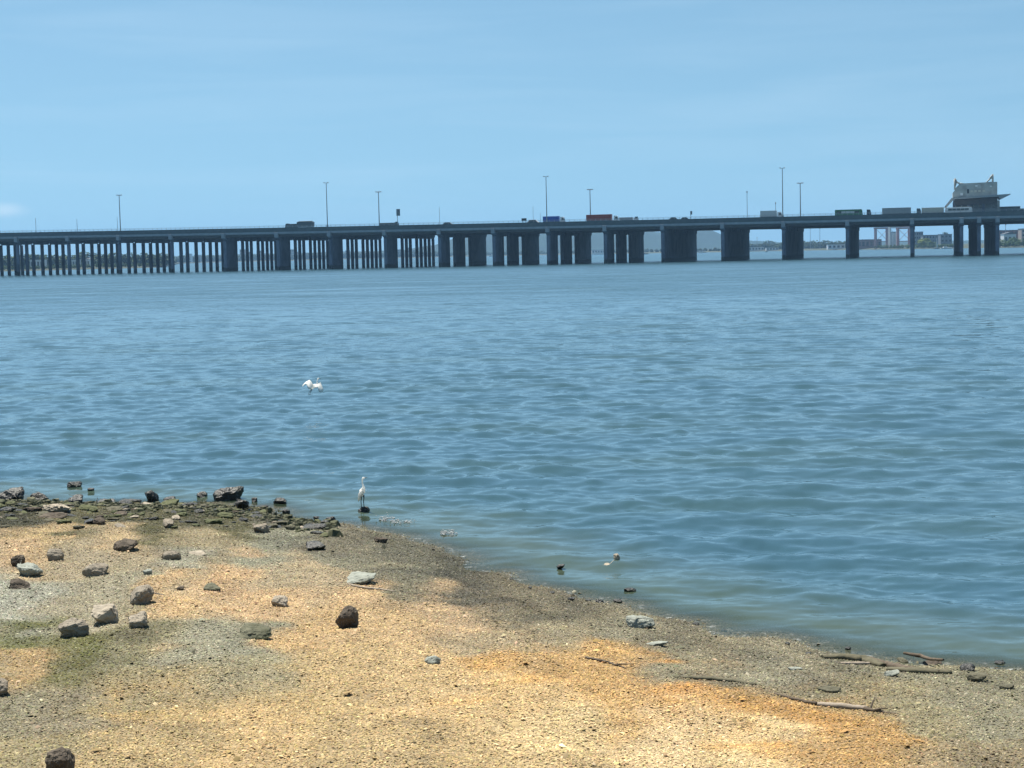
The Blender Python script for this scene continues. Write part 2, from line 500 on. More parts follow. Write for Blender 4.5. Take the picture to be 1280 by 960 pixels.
# ------------------------------------------------------------------ water
rows = [14.0]
while rows[-1] < 1300:
    r0 = rows[-1]; rows.append(r0 + max(0.045, 0.05 * (r0 / 20) ** 1.25))
while rows[-1] < 14000:
    rows.append(rows[-1] * 1.12)
rows = np.array(rows)
th_f = np.linspace(R(-23), R(23), 940)
th_all = np.concatenate([np.linspace(R(-88), R(-23), 60, endpoint=False), th_f, np.linspace(R(23), R(88), 61)[1:]])
RR, TT = np.meshgrid(rows, th_all, indexing='ij')
WX, WY = RR * np.sin(TT), RR * np.cos(TT)
nR, nT = RR.shape
dr = np.gradient(rows)[:, None]
fx, fy = WX.ravel(), WY.ravel()
near = (RR < 140)
depth = np.full(RR.shape, 3.0)
depth[near] = -ground_z(WX[near], WY[near])
WZ = np.zeros(RR.shape)
wr = np.random.default_rng(4)
wave_amp = np.clip((depth + 0.05) / 0.45, 0.06, 1.0)
inner = np.abs(TT) < R(23.5)
lat = np.where(inner, RR * (th_f[1] - th_f[0]), RR * R(1.1))
res = np.maximum(dr * 1.0, lat) + 0 * RR
GA = 0.62 + 0.38 * (0.5 + 0.5 * wob(WX * 1.0, WY * 0.45, 0.11, 33))      # gusty patches
for i in range(110):
    lam = math.exp(wr.uniform(math.log(0.30), math.log(3.4)))
    k = 2 * math.pi / lam
    spread = 0.50 if lam > 1.5 else 0.80
    dirn = wr.normal(R(-98), spread)              # direction of travel: towards the shore
    slope = 0.0235 * (0.60 if lam > 1.8 else 1.05 if lam > .8 else 1.2)
    A = slope / k * wr.uniform(0.6, 1.3)
    ph = wr.uniform(0, 6.28)
    fade = np.clip((lam / res - 1.8) / 1.8, 0, 1)
    if fade.max() <= 0: continue
    arg = k * (math.cos(dirn) * WX + math.sin(dirn) * WY) + ph + 0.6 * np.sin(0.07 * WX + 0.11 * WY + i)
    sv = np.sin(arg)
    WZ += fade * A * (sv - 0.30 * np.sin(2 * arg)) * (GA if lam < 2 else 1)
WZ *= wave_amp
V = np.stack([WX.ravel(), WY.ravel(), WZ.ravel()], 1)
ii = (np.arange(nR - 1)[:, None] * nT + np.arange(nT - 1)[None, :]).ravel()
F = np.stack([ii, ii + nT, ii + nT + 1, ii + 1], 1)

m, nt, b = new_mat('sea_water')
N, L = nt.nodes, nt.links
g = N.new('ShaderNodeNewGeometry')


def slope_noise(scale, sx, sy, amp, detail=2.0):
    mp = N.new('ShaderNodeMapping'); mp.inputs['Scale'].default_value = (sx * scale, sy * scale, scale)
    L.new(g.outputs['Position'], mp.inputs['Vector'])
    nz = N.new('ShaderNodeTexNoise'); nz.inputs['Scale'].default_value = 1.0; nz.inputs['Detail'].default_value = detail
    L.new(mp.outputs['Vector'], nz.inputs['Vector'])
    s = N.new('ShaderNodeVectorMath'); s.operation = 'SUBTRACT'; L.new(nz.outputs['Color'], s.inputs[0]); s.inputs[1].default_value = (.5, .5, .5)
    q = N.new('ShaderNodeVectorMath'); q.operation = 'MULTIPLY'; L.new(s.outputs[0], q.inputs[0]); q.inputs[1].default_value = (amp * .7, amp, 0)
    return q.outputs[0]


# gust mask (world space)
gm = N.new('ShaderNodeMapping'); gm.inputs['Scale'].default_value = (0.022, 0.06, 0.02); L.new(g.outputs['Position'], gm.inputs['Vector'])
gn = N.new('ShaderNodeTexNoise'); gn.inputs['Scale'].default_value = 1.0; gn.inputs['Detail'].default_value = 9; gn.inputs['Roughness'].default_value = .72; L.new(gm.outputs['Vector'], gn.inputs['Vector'])
gr = N.new('ShaderNodeMapRange'); gr.inputs[1].default_value = .35; gr.inputs[2].default_value = .65; gr.inputs[3].default_value = .15; gr.inputs[4].default_value = 1.8
L.new(gn.outputs['Fac'], gr.inputs[0])
s1 = slope_noise(2.2, 0.5, 1.0, 0.70, 4)
s2 = slope_noise(0.45, 0.45, 1.0, 0.75, 3)
s3 = slope_noise(7.0, 0.5, 1.0, 0.60, 3)
ad = N.new('ShaderNodeVectorMath'); L.new(s1, ad.inputs[0]); L.new(s2, ad.inputs[1])
ad2 = N.new('ShaderNodeVectorMath'); L.new(ad.outputs[0], ad2.inputs[0]); L.new(s3, ad2.inputs[1])
sc = N.new('ShaderNodeVectorMath'); sc.operation = 'SCALE'; L.new(ad2.outputs[0], sc.inputs[0]); fa = N.new('ShaderNodeAttribute'); fa.attribute_name = 'fine'
fmul = N.new('ShaderNodeMath'); fmul.operation = 'MULTIPLY'; L.new(gr.outputs[0], fmul.inputs[0]); L.new(fa.outputs['Fac'], fmul.inputs[1])
L.new(fmul.outputs[0], sc.inputs['Scale'])
ad3 = N.new('ShaderNodeVectorMath'); L.new(g.outputs['Normal'], ad3.inputs[0]); 
# far off only the wave faces turned to the shore are seen: lean the unresolved ripples that way
sx_ = N.new('ShaderNodeSeparateXYZ'); L.new(sc.outputs[0], sx_.inputs[0])
ab = N.new('ShaderNodeMath'); ab.operation = 'ABSOLUTE'; L.new(sx_.outputs['Y'], ab.inputs[0])
a2 = N.new('ShaderNodeMath'); a2.operation = 'MULTIPLY_ADD'; L.new(ab.outputs[0], a2.inputs[0]); a2.inputs[1].default_value = -1.2; a2.inputs[2].default_value = -0.035
fr2 = N.new('ShaderNodeMapRange'); fr2.inputs[1].default_value = .30; fr2.inputs[2].default_value = .75; L.new(fa.outputs['Fac'], fr2.inputs[0])
my = N.new('ShaderNodeMix'); L.new(fr2.outputs[0], my.inputs[0]); L.new(sx_.outputs['Y'], my.inputs[2]); L.new(a2.outputs[0], my.inputs[3])
cb = N.new('ShaderNodeCombineXYZ'); L.new(sx_.outputs['X'], cb.inputs['X']); L.new(my.outputs[0], cb.inputs['Y'])
L.new(cb.outputs[0], ad3.inputs[1])
nm = N.new('ShaderNodeVectorMath'); nm.operation = 'NORMALIZE'; L.new(ad3.outputs[0], nm.inputs[0])
L.new(nm.outputs[0], b.inputs['Normal'])
da = N.new('ShaderNodeAttribute'); da.attribute_name = 'depth'
dr_ = N.new('ShaderNodeMapRange'); dr_.inputs[1].default_value = 0.05; dr_.inputs[2].default_value = 0.5; dr_.interpolation_type = 'SMOOTHSTEP'
L.new(da.outputs['Fac'], dr_.inputs[0])
bm_ = N.new('ShaderNodeMix'); bm_.data_type = 'RGBA'; L.new(dr_.outputs[0], bm_.inputs[0])
bm_.inputs[6].default_value = (.052, .070, .044, 1); bm_.inputs[7].default_value = (.029, .071, .096, 1)
# silt clouds
cn = N.new('ShaderNodeTexNoise'); cn.inputs['Scale'].default_value = 1; cn.inputs['Detail'].default_value = 4
cmap = N.new('ShaderNodeMapping'); cmap.inputs['Scale'].default_value = (.05, .16, .1); L.new(g.outputs['Position'], cmap.inputs['Vector']); L.new(cmap.outputs['Vector'], cn.inputs['Vector'])
crp = N.new('ShaderNodeMapRange'); crp.inputs[1].default_value = .45; crp.inputs[2].default_value = .7; crp.inputs[4].default_value = .40
L.new(cn.outputs['Fac'], crp.inputs[0])
cm2 = N.new('ShaderNodeMix'); cm2.data_type = 'RGBA'; L.new(crp.outputs[0], cm2.inputs[0]); L.new(bm_.outputs[2], cm2.inputs[6]); cm2.inputs[7].default_value = (.036, .064, .044, 1)
# little foam where the water thins out
fz = N.new('ShaderNodeTexNoise'); fz.inputs['Scale'].default_value = 5; fz.inputs['Detail'].default_value = 8; fz.inputs['Roughness'].default_value = .7
L.new(g.outputs['Position'], fz.inputs['Vector'])
f1 = N.new('ShaderNodeMapRange'); f1.inputs[1].default_value = .55; f1.inputs[2].default_value = .64; L.new(fz.outputs['Fac'], f1.inputs[0])
f2 = N.new('ShaderNodeMapRange'); f2.inputs[1].default_value = .055; f2.inputs[2].default_value = .0; L.new(da.outputs['Fac'], f2.inputs[0])
fm = N.new('ShaderNodeMath'); fm.operation = 'MULTIPLY'; L.new(f1.outputs[0], fm.inputs[0]); L.new(f2.outputs[0], fm.inputs[1])
cm3 = N.new('ShaderNodeMix'); cm3.data_type = 'RGBA'; L.new(fm.outputs[0], cm3.inputs[0]); L.new(cm2.outputs[2], cm3.inputs[6]); cm3.inputs[7].default_value = (.62, .62, .58, 1)
L.new(cm3.outputs[2], b.inputs['Base Color'])
b.inputs['Roughness'].default_value = 0.07; b.inputs['IOR'].default_value = 1.33
# thin water at the edge shows the shells below
al = N.new('ShaderNodeMapRange'); al.inputs[1].default_value = -0.02; al.inputs[2].default_value = 0.15; al.inputs[3].default_value = 0.22; al.inputs[4].default_value = 1.0; al.interpolation_type = 'SMOOTHSTEP'
L.new(da.outputs['Fac'], al.inputs[0])
am = N.new('ShaderNodeMath'); am.operation = 'MAXIMUM'; L.new(al.outputs[0], am.inputs[0]); L.new(fm.outputs[0], am.inputs[1])
L.new(am.outputs[0], b.inputs['Alpha'])
M['water'] = m
water = np_mesh('water', V, F, M['water'], smooth=True)
a = water.data.attributes.new('depth', 'FLOAT', 'POINT'); a.data.foreach_set('value', depth.ravel().astype(np.float32))
a = water.data.attributes.new('fine', 'FLOAT', 'POINT')     # ripples too small for the mesh at this distance
a.data.foreach_set('value', (0.13 + 0.87 * np.clip((RR.ravel() - 60) / 320, 0, 1) ** .8).astype(np.float32))
water['kind'] = 'structure'
del WX, WY, WZ, RR, TT, V, F

# ------------------------------------------------------------------ bridge frame
TH = math.atan(510 / FPX); CC, SS = math.cos(TH), math.sin(TH)
BD = 833.0
AX = np.array([CC, -SS, 0]); PW = np.array([SS, CC, 0])    # along the bridge to the right / inboard, away from camera
BRZ = -TH


def bpt(t, w, z=0.0):
    p = PW * (BD + w) + AX * t
    p[2] = z
    return p


def t_of(px, w, z):
    """station whose point (w inboard, height z) falls on picture column px"""
    lo, hi = -700.0, 500.0
    for _ in range(60):
        mid = (lo + hi) / 2
        if project(bpt(mid, w, z))[0] < px: lo = mid
        else: hi = mid
    return (lo + hi) / 2


deck_px = [(0, 291.3), (220, 286.5), (400, 283.3), (600, 279.6), (820, 275), (1000, 269.8), (1140, 267), (1270, 263.6)]
dt_, dz_ = [], []
for px, py in deck_px:
    t = t_of(px, 0, 21.5); D = bpt(t, 0)[1]
    dt_.append(t); dz_.append(z_at(px, py, D))
co = np.polyfit(dt_, dz_, 2)
T0, T1 = t_of(0, 0, 21) - 75, t_of(1280, 0, 21) + 75


def deck(t):
    return float(np.polyval(co, np.clip(t, T0, T1)))


pier_px = [20, 84, 147.5, 213, 279, 345.5, 411, 480, 548, 616, 684, 755.5, 827.5, 902.6, 979, 1059, 1140]
pier_t = [t_of(p, -0.4, deck(-100) - 3.5) for p in pier_px]
qs_px = [84, 279, 346, 411, 480, 548, 616, 684, 755.5, 828, 902, 979, 1059, 1250]
qs = [.063, .082, .087, .096, .102, .108, .119, .131, .139, .150, .153, .163, .172, .18]


def width_at(t):
    px, _, D = project(bpt(t, 0, 15))
    return float(np.interp(px, qs_px, qs)) * D / CC


bridge = empty('road_bridge', tuple(bpt(0, 0, 0)), BRZ, 'long low concrete road bridge crossing the strait on rows of piers', 'bridge')
# all bridge meshes are in the local frame: x along, y inboard, z up
ts = np.linspace(T0, T1, 60)


def strip(prof, name, mat, parent=bridge, close=True):
    """sweep profile (w, dz below the parapet top) along the deck"""
    bm = bmesh.new(); rings = []
    for t in ts:
        z = deck(t)
        rings.append([bm.verts.new((t, (w(t) if callable(w) else w), z + dz)) for w, dz in prof])
    k = len(prof)
    for r0, r1 in zip(rings[:-1], rings[1:]):
        for i in range(k):
            bm.faces.new((r0[i], r0[(i + 1) % k], r1[(i + 1) % k], r1[i]))
    bm.faces.new(rings[0]); bm.faces.new(rings[-1][::-1])
    return from_bm(name, bm, mat, parent)


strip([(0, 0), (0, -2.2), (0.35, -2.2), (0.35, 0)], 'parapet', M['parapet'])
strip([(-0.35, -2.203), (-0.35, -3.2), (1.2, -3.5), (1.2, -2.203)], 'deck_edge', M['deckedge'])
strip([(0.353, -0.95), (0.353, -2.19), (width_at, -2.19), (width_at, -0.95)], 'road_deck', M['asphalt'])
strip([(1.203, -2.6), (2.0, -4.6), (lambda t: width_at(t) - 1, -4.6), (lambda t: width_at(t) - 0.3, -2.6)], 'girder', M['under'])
# railing: posts and two rails on the parapet
bm = bmesh.new()
for t in np.arange(T0, T1, 2.6):
    add_box(bm, (t, 0.17, deck(t) + 0.5), (0.14, 0.14, 1.0))
for off in (0.98, 0.5):
    for t0, t1 in zip(ts[:-1], ts[1:]):
        z0, z1 = deck(t0), deck(t1)
        vs = [bm.verts.new(p) for p in [(t0, .10, z0 + off - .05), (t0, .24, z0 + off - .05), (t0, .24, z0 + off + .05), (t0, .10, z0 + off + .05),
                                         (t1, .10, z1 + off - .05), (t1, .24, z1 + off - .05), (t1, .24, z1 + off + .05), (t1, .10, z1 + off + .05)]]
        for q in ((0, 1, 5, 4), (1, 2, 6, 5), (2, 3, 7, 6), (3, 0, 4, 7)): bm.faces.new([vs[i] for i in q])
from_bm('railing', bm, M['lampgrey'], bridge)


def cap(bm, t, w0, w1, zt, depth=1.9, thick=2.2):
    """hammerhead cross beam between w0 and w1"""
    prof = [(w0, zt), (w1, zt), (w1, zt - depth * .45), (w1 - 2.0, zt - depth), (w0 + 2.0, zt - depth), (w0, zt - depth * .45)]
    a = [bm.verts.new((t - thick / 2, w, z)) for w, z in prof]
    b_ = [bm.verts.new((t + thick / 2, w, z)) for w, z in prof]
    bm.faces.new(a); bm.faces.new(b_[::-1])
    for i in range(6): bm.faces.new((a[i], b_[i], b_[(i + 1) % 6], a[(i + 1) % 6]))


def w_from_frac(px, frac, W):
    """fraction of the apparent pier row -> metres inboard"""
    vp = 1150.0
    tot = W / (BD + W)
    s = frac * tot
    return s * BD / (1 - s)


def pier(px, t, style):
    z = deck(t); W = width_at(t)
    bm = bmesh.new()
    groups = [(0.8, W * .27), (W * .31, W * .58), (W * .62, W - 1)]
    for g0, g1 in groups: cap(bm, t, g0, g1, z - 4.6)
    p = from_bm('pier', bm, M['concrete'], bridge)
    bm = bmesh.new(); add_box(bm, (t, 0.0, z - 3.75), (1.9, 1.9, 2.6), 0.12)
    from_bm('pedestal', bm, M['deckedge'], p)
    ztop = z - 6.45

    def col(w, r=0.95):
        bm = bmesh.new(); add_cyl(bm, (t, w, (ztop - 2) / 2), r, ztop + 2, seg=16)
        for f in bm.faces: f.smooth = len(f.verts) == 4
        from_bm('column', bm, M['concrete'], p)

    def wall(w0, w1, th=1.7):
        bm = bmesh.new(); add_box(bm, (t, (w0 + w1) / 2, (ztop - 2) / 2), (th, w1 - w0, ztop + 2), 0.25)
        from_bm('pier_wall', bm, M['concrete'], p)
    if style == 'columns':
        for f in (.02, .19, .31, .48, .62, .75, .87, .985): col(w_from_frac(px, f, W))
    elif style == 'mixed':
        wall(1.2, w_from_frac(px, .235, W))
        for f in (.36, .445, .525, .655, .74, .825, .905, .985): col(w_from_frac(px, f, W), 0.85)
    elif style == 'walls':
        G = [(1.2, .215), (.30, .545), (.62, 1.0)]
        wall(1.2, w_from_frac(px, .205, W)); wall(w_from_frac(px, .33, W), w_from_frac(px, .535, W)); wall(w_from_frac(px, .66, W), w_from_frac(px, .985, W))
    else:
        wall(1.2, W - 1.5)


for px, t in zip(pier_px, pier_t):
    st = 'columns' if px < 250 else 'mixed' if px < 500 else 'walls' if px < 800 else 'solid'
    pier(px, t, st)
sp_l = pier_t[1] - pier_t[0]
pier(-44, pier_t[0] - sp_l, 'columns'); pier(-108, pier_t[0] - 2 * sp_l, 'columns')
for px in (1202, 1224, 1247): pier(px, t_of(px, -.4, 17), 'solid')
pier(1330, t_of(1330, -.4, 17), 'solid')

# ------------------------------------------------------------------ lamps, signs on the bridge
def near_mast(px, top, label):
    t = t_of(px, 0, 25); D = bpt(t, 0)[1]; zt = z_at(px, top, D); zb = deck(t) + 0.0
    e = empty('street_lamp', tuple(bpt(t, 0.17, zb)), BRZ, label, 'street lamp', 'tall lamp posts along the near edge of the bridge')
    H = zt - zb
    bm = bmesh.new(); add_cyl(bm, (0, 0, H / 2), 0.26, H, seg=12, r2=0.16); from_bm('pole', bm, M['steel'], e, False)
    bm = bmesh.new(); add_cyl(bm, (0, 0, .5), 0.5, 1.0, seg=12, r2=.4); from_bm('pole_base', bm, M['deckedge'], e)
    bm = bmesh.new(); add_box(bm, (0, 0, H - .1), (2.2, .16, .16)); from_bm('crossarm', bm, M['steel'], e)
    for s in (-1, 1):
        bm = bmesh.new(); add_box(bm, (s * .95, -.25, H + .05), (.75, .9, .35), .08); from_bm('lamp_head', bm, M['lampgrey'], e)


near_mast(409, 228.5, 'tall slender lamp post to the right of the slate tipper lorry')
near_mast(683.3, 220.5, 'tall slender lamp post rising in front of the blue lorry')
near_mast(978.3, 210, 'tallest slender lamp post beside the white box lorry')


def ring_mast(px, top, label, w=42):
    t = t_of(px, w, 25); D = bpt(t, w)[1]; zt = z_at(px, top, D); zb = deck(t) - 0.95
    e = empty('high_mast_light', tuple(bpt(t, w, zb)), BRZ, label, 'mast light', 'ring headed mast lights in the middle of the bridge')
    H = zt - zb
    bm = bmesh.new(); add_cyl(bm, (0, 0, H / 2), 0.30, H, seg=12, r2=0.18); from_bm('pole', bm, M['steel'], e)
    bm = bmesh.new(); add_cyl(bm, (0, 0, H - .05), 1.1, .22, seg=16); from_bm('ring', bm, M['lampgrey'], e)
    for k in range(6):
        a = k * math.pi / 3
        bm = bmesh.new(); add_box(bm, (1.3 * math.cos(a), 1.3 * math.sin(a), H + .08), (.75, .5, .38), .08, a); from_bm('floodlight', bm, M['lampgrey'], e)


ring_mast(150.5, 244, 'leftmost ring headed mast light standing alone over the bridge')
ring_mast(474, 240, 'ring headed mast light just left of the square panel sign')
ring_mast(738, 237, 'ring headed mast light rising behind the red container lorry')
ring_mast(1000.5, 229, 'ring headed mast light just right of the tallest slender lamp post')


def thin_pole(px, top, w, label, cat='pole', name='pole', head=False, r=.14):
    t = t_of(px, w, 25); D = bpt(t, w)[1]; zt = z_at(px, top, D); zb = deck(t) - 0.95
    H = zt - zb
    e = empty(name, tuple(bpt(t, w, zb)), BRZ, label, cat)
    bm = bmesh.new(); add_cyl(bm, (0, 0, H / 2), r, H, seg=10, r2=r * .7); from_bm('shaft', bm, M['steel'], e)
    bm = bmesh.new(); add_cyl(bm, (0, 0, .2), r * 1.8, .4, seg=10); from_bm('foot', bm, M['steel'], e)
    if head:
        bm = bmesh.new(); add_box(bm, (0, 0, H), (.5, .5, .9), .08); from_bm('camera_head', bm, M['lampgrey'], e)


thin_pole(45, 272.5, 30, 'faint thin pole at the far left over the bridge railing')
thin_pole(96.5, 274, 24, 'short thin pole over the bridge left of the leftmost mast light')
thin_pole(147, 271, 46, 'low thin pole close beside the leftmost mast light', r=.12)
thin_pole(549.5, 259, 55, 'thin pale pole between the panel sign and the blue lorry', r=.11)
thin_pole(934, 240, 16, 'medium pole with a small camera head left of the white box lorry', head=True, name='camera_pole')
thin_pole(969.5, 254, 34, 'short pole showing behind the roof of the white box lorry', head=True, name='camera_pole')
thin_pole(666.5, 258, 60, 'thin faint pole left of the blue lorry, taller of a pair', r=.1)
thin_pole(675.5, 266, 60, 'thin faint pole left of the blue lorry, shorter of a pair', r=.1)


def panel_sign(px, y0, y1, wpx, w, label, mat='sign'):
    t = t_of(px, w, 25); D = bpt(t, w)[1]; zt = z_at(px, y0, D); zm = z_at(px, y1, D); zb = deck(t) - .95
    e = empty('road_sign', tuple(bpt(t, w, zb)), BRZ, label, 'road sign')
    wd = wpx * D / FPX
    bm = bmesh.new(); add_box(bm, (0, -.14, (zt + zm) / 2 - zb), (wd, .12, zt - zm), .03); from_bm('panel', bm, M[mat], e)
    bm = bmesh.new(); add_box(bm, (0 if wpx > 3 else 0, -.205 + .13, (zt + zm) / 2 - zb), (wd + .16, .10, zt - zm + .16)); from_bm('frame', bm, M['darksteel'], e)
    for sx in ((-.36, .36) if zt - zm < wd * .8 else (-.3,)):
        bm = bmesh.new(); add_cyl(bm, (sx * wd, .1, (zt - zb) / 2 - .1), .13, zt - zb - .2, seg=10); from_bm('post', bm, M['darksteel'], e)


panel_sign(498, 261.5, 269.5, 4.4, 9, 'tall square panel sign on one post right of a ring headed mast')
panel_sign(655, 273, 276, 6, 22, 'small wide dark sign left of the blue lorry', 'p_dark')
panel_sign(864, 264, 268, 2, 14, 'tiny dark sign on a post above two cars')

# ------------------------------------------------------------------ vehicles
def wheel(e, x, y, r=.5, wd=.35):
    bm = bmesh.new(); add_cyl(bm, (x, y, r), r, wd, 'Y', 16); o = from_bm('wheel', bm, M['tyre'], e)
    bm = bmesh.new(); add_cyl(bm, (x, y + (-.02 if y < 0 else .02), r), r * .5, wd + .02, 'Y', 12); from_bm('rim', bm, M['lampgrey'], o)


def cab(e, x0, mat, h=2.9, ln=2.1, z0=.55):
    """cab with raked windscreen, front at x0+ln"""
    bm = bmesh.new()
    add_prism(bm, [(x0, z0), (x0 + ln, z0), (x0 + ln, z0 + 1.1), (x0 + ln - .35, z0 + h - .35), (x0 + ln - .6, z0 + h - .1), (x0, z0 + h - .1)], -1.2, 1.2)
    bmesh.ops.bevel(bm, geom=bm.edges[:], offset=.06, segments=2, affect='EDGES')
    o = from_bm('cab', bm, M[mat], e)
    bm = bmesh.new()
    add_prism(bm, [(x0 + ln * .35, z0 + 1.25), (x0 + ln - .16, z0 + 1.25), (x0 + ln - .42, z0 + 2.2), (x0 + ln * .35, z0 + 2.2)], -1.225, 1.225)
    from_bm('side_window', bm, M['glass'], o)
    bm = bmesh.new()
    add_prism(bm, [(x0 + ln - .02, z0 + 1.25), (x0 + ln + .02, z0 + 1.15), (x0 + ln - .32, z0 + 2.3), (x0 + ln - .37, z0 + 2.3)], -1.05, 1.05)
    from_bm('windscreen', bm, M['glass'], o)
    bm = bmesh.new(); add_box(bm, (x0 + ln + .05, 0, z0 + .1), (.2, 2.3, .4), .05); from_bm('bumper', bm, M['p_dkgrey'], o)
    for s in (-1, 1):
        bm = bmesh.new(); add_box(bm, (x0 + ln + .03, s * .9, z0 + .5), (.08, .35, .25), .03); from_bm('headlight', bm, M['p_pale'], o)


def place(px, w, label, cat, name, group=None, left=False):
    t = t_of(px, w, 23)
    return empty(name, tuple(bpt(t, w, deck(t) - .95)), BRZ + (math.pi if left else 0), label, cat, group)


VG = 'vehicles driving along the bridge'


def lorry(px, wpx, label, box, cabm, boxh=2.7, name='lorry', cat='lorry', w=4.5, left=False, capgap=.6, cablen=2.1, z0=1.25, cabh=2.9, ribs=True):
    """px = centre of the whole vehicle, wpx its width in the picture"""
    t = t_of(px, w, 23); D = bpt(t, w)[1]; Ln = wpx * D / FPX / CC
    e = place(px, w, label, cat, name, VG, left)
    x0, xc = -Ln / 2, Ln / 2 - cablen
    bl = xc - capgap - x0
    bm = bmesh.new(); add_box(bm, (x0 + bl / 2, 0, z0 + boxh / 2), (bl, 2.45, boxh), .04)
    if ribs:
        k = max(4, int(bl / .9))
        for i in range(k):
            for s in (-1, 1): add_box(bm, (x0 + (i + .5) * bl / k, s * 1.235, z0 + boxh / 2), (.22, .05, boxh - .3))
    from_bm('container' if ribs else 'box_body', bm, M[box], e)
    bm = bmesh.new(); add_box(bm, (x0 + (xc - x0 + .8) / 2, 0, z0 - .2), (xc - x0 + .8, 1.0, .3)); from_bm('chassis', bm, M['darksteel'], e)
    cab(e, xc, cabm, cabh, cablen)
    for x in (x0 + .9, x0 + 2.1, xc + .9):
        for s in (-1, 1): wheel(e, x, s * 1.02)


lorry(692.5, 26.5, 'blue box lorry with a white cab behind the middle tall lamp post', 'p_blue', 'p_white', 2.55)
lorry(753, 39, 'rust red container lorry with a white cab, the only red one', 'p_red', 'p_white', 2.9, capgap=1.1)
lorry(964, 26, 'white box lorry beside the tallest slender lamp post', 'p_pale', 'p_white', 2.8, ribs=False, capgap=.4)
lorry(1127, 46, 'long grey container lorry with a dark cab right of the green bus', 'p_grey', 'p_dkgrey', 2.7, capgap=2.6)
lorry(1169.5, 33, 'beige container lorry just left of the white coach', 'p_beige', 'p_white', 2.35)
lorry(1258, 32, 'dark lorry half hidden behind the gatehouse', 'p_dkgrey', 'p_dark', 2.2, w=17, left=True)
lorry(786, 23, 'low pale flat sided lorry in front of the red container lorry', 'p_silver', 'p_white', 1.3, ribs=False, w=9, cabh=1.9)


def bus(px, wpx, label, body, stripe, name, cat, h=3.1, w=4.5, left=False):
    t = t_of(px, w, 23); D = bpt(t, w)[1]; Ln = wpx * D / FPX / CC
    e = place(px, w, label, cat, name, VG, left)
    bm = bmesh.new()
    add_prism(bm, [(-Ln / 2, .45), (Ln / 2 - .05, .45), (Ln / 2, 1.3), (Ln / 2 - .3, h + .3), (Ln / 2 - .6, h + .45), (-Ln / 2 + .2, h + .45), (-Ln / 2, h + .2)], -1.25, 1.25)
    bmesh.ops.bevel(bm, geom=bm.edges[:], offset=.1, segments=2, affect='EDGES')
    o = from_bm('body', bm, M[body], e)
    n = 5
    for s in (-1, 1):
        for k in range(n):
            x = -Ln / 2 + .9 + (k + .5) * (Ln - 2.6) / n
            bm = bmesh.new(); add_box(bm, (x, s * 1.25, 2.35), ((Ln - 2.6) / n - .12, .06, 1.0), .02); from_bm('side_window', bm, M[stripe if (1 <= k <= 3 and stripe != 'glass') else 'glass'], e)
    bm = bmesh.new(); add_prism(bm, [(Ln / 2 - .03, 1.4), (Ln / 2 + .03, 1.4), (Ln / 2 - .22, h), (Ln / 2 - .28, h)], -1.1, 1.1); from_bm('windscreen', bm, M['glass'], e)
    for x in (-Ln / 2 + 2.4, Ln / 2 - 2.2):
        for s in (-1, 1): wheel(e, x, s * 1.12)


bus(1061, 33, 'dark green bus with a pale band along its windows', 'p_green', 'p_pale', 'bus', 'bus', 3.2)
bus(1199, 31, 'white coach in front of the gatehouse on the bridge', 'p_white', 'glass', 'coach', 'coach', 3.0, w=4.5)


def car(px, label, col, w=4.5, ln=4.5, h=1.55, left=False, name='car'):
    e = place(px, w, label, name.replace('_', ' '), name, VG, left)
    bm = bmesh.new()
    add_prism(bm, [(-ln / 2, .35), (ln / 2, .35), (ln / 2, .75), (ln * .26, .95), (ln * .1, h), (-ln * .32, h), (-ln * .46, 1.0), (-ln / 2, .95)], -.88, .88)
    bmesh.ops.bevel(bm, geom=bm.edges[:], offset=.08, segments=2, affect='EDGES')
    from_bm('body', bm, M[col], e)
    bm = bmesh.new()
    add_prism(bm, [(ln * .21, .98), (ln * .085, h - .1), (-ln * .30, h - .1), (-ln * .40, 1.02)], -.895, .895); from_bm('side_window', bm, M['glass'], e)
    for x in (-ln * .31, ln * .31):
        for s in (-1, 1): wheel(e, x, s * .78, .32, .22)


car(843, 'dark car low behind the railing, left one of a pair', 'p_dkgrey', 3.2, 5.2, 1.9)
car(857, 'dark car low behind the railing, right one of a pair', 'p_dark', 3.2, 4.8, 1.8)
car(561, 'grey van low behind the railing left of the hill', 'p_grey', 3.2, 6.5, 1.9, name='van')
car(668, 'white van driving behind the blue lorry', 'p_white', 4.5, 8.0, 2.3, name='van')
car(1279, 'dark car at the right edge of the picture right of the gatehouse', 'p_dkgrey', 9, 4.6, 2.2)
# lone dark tractor unit between the bus and the grey container lorry
e = place(1085, 6, 'lone dark tractor cab between the green bus and the grey container lorry', 'lorry', 'tractor_unit', VG)
cab(e, -.6, 'p_dark', 3.0)
bm = bmesh.new(); add_box(bm, (-1.2, 0, .85), (2.6, 1.0, .3)); from_bm('chassis', bm, M['darksteel'], e)
for x in (-1.8, .5):
    for s in (-1, 1): wheel(e, x, s * 1.02)
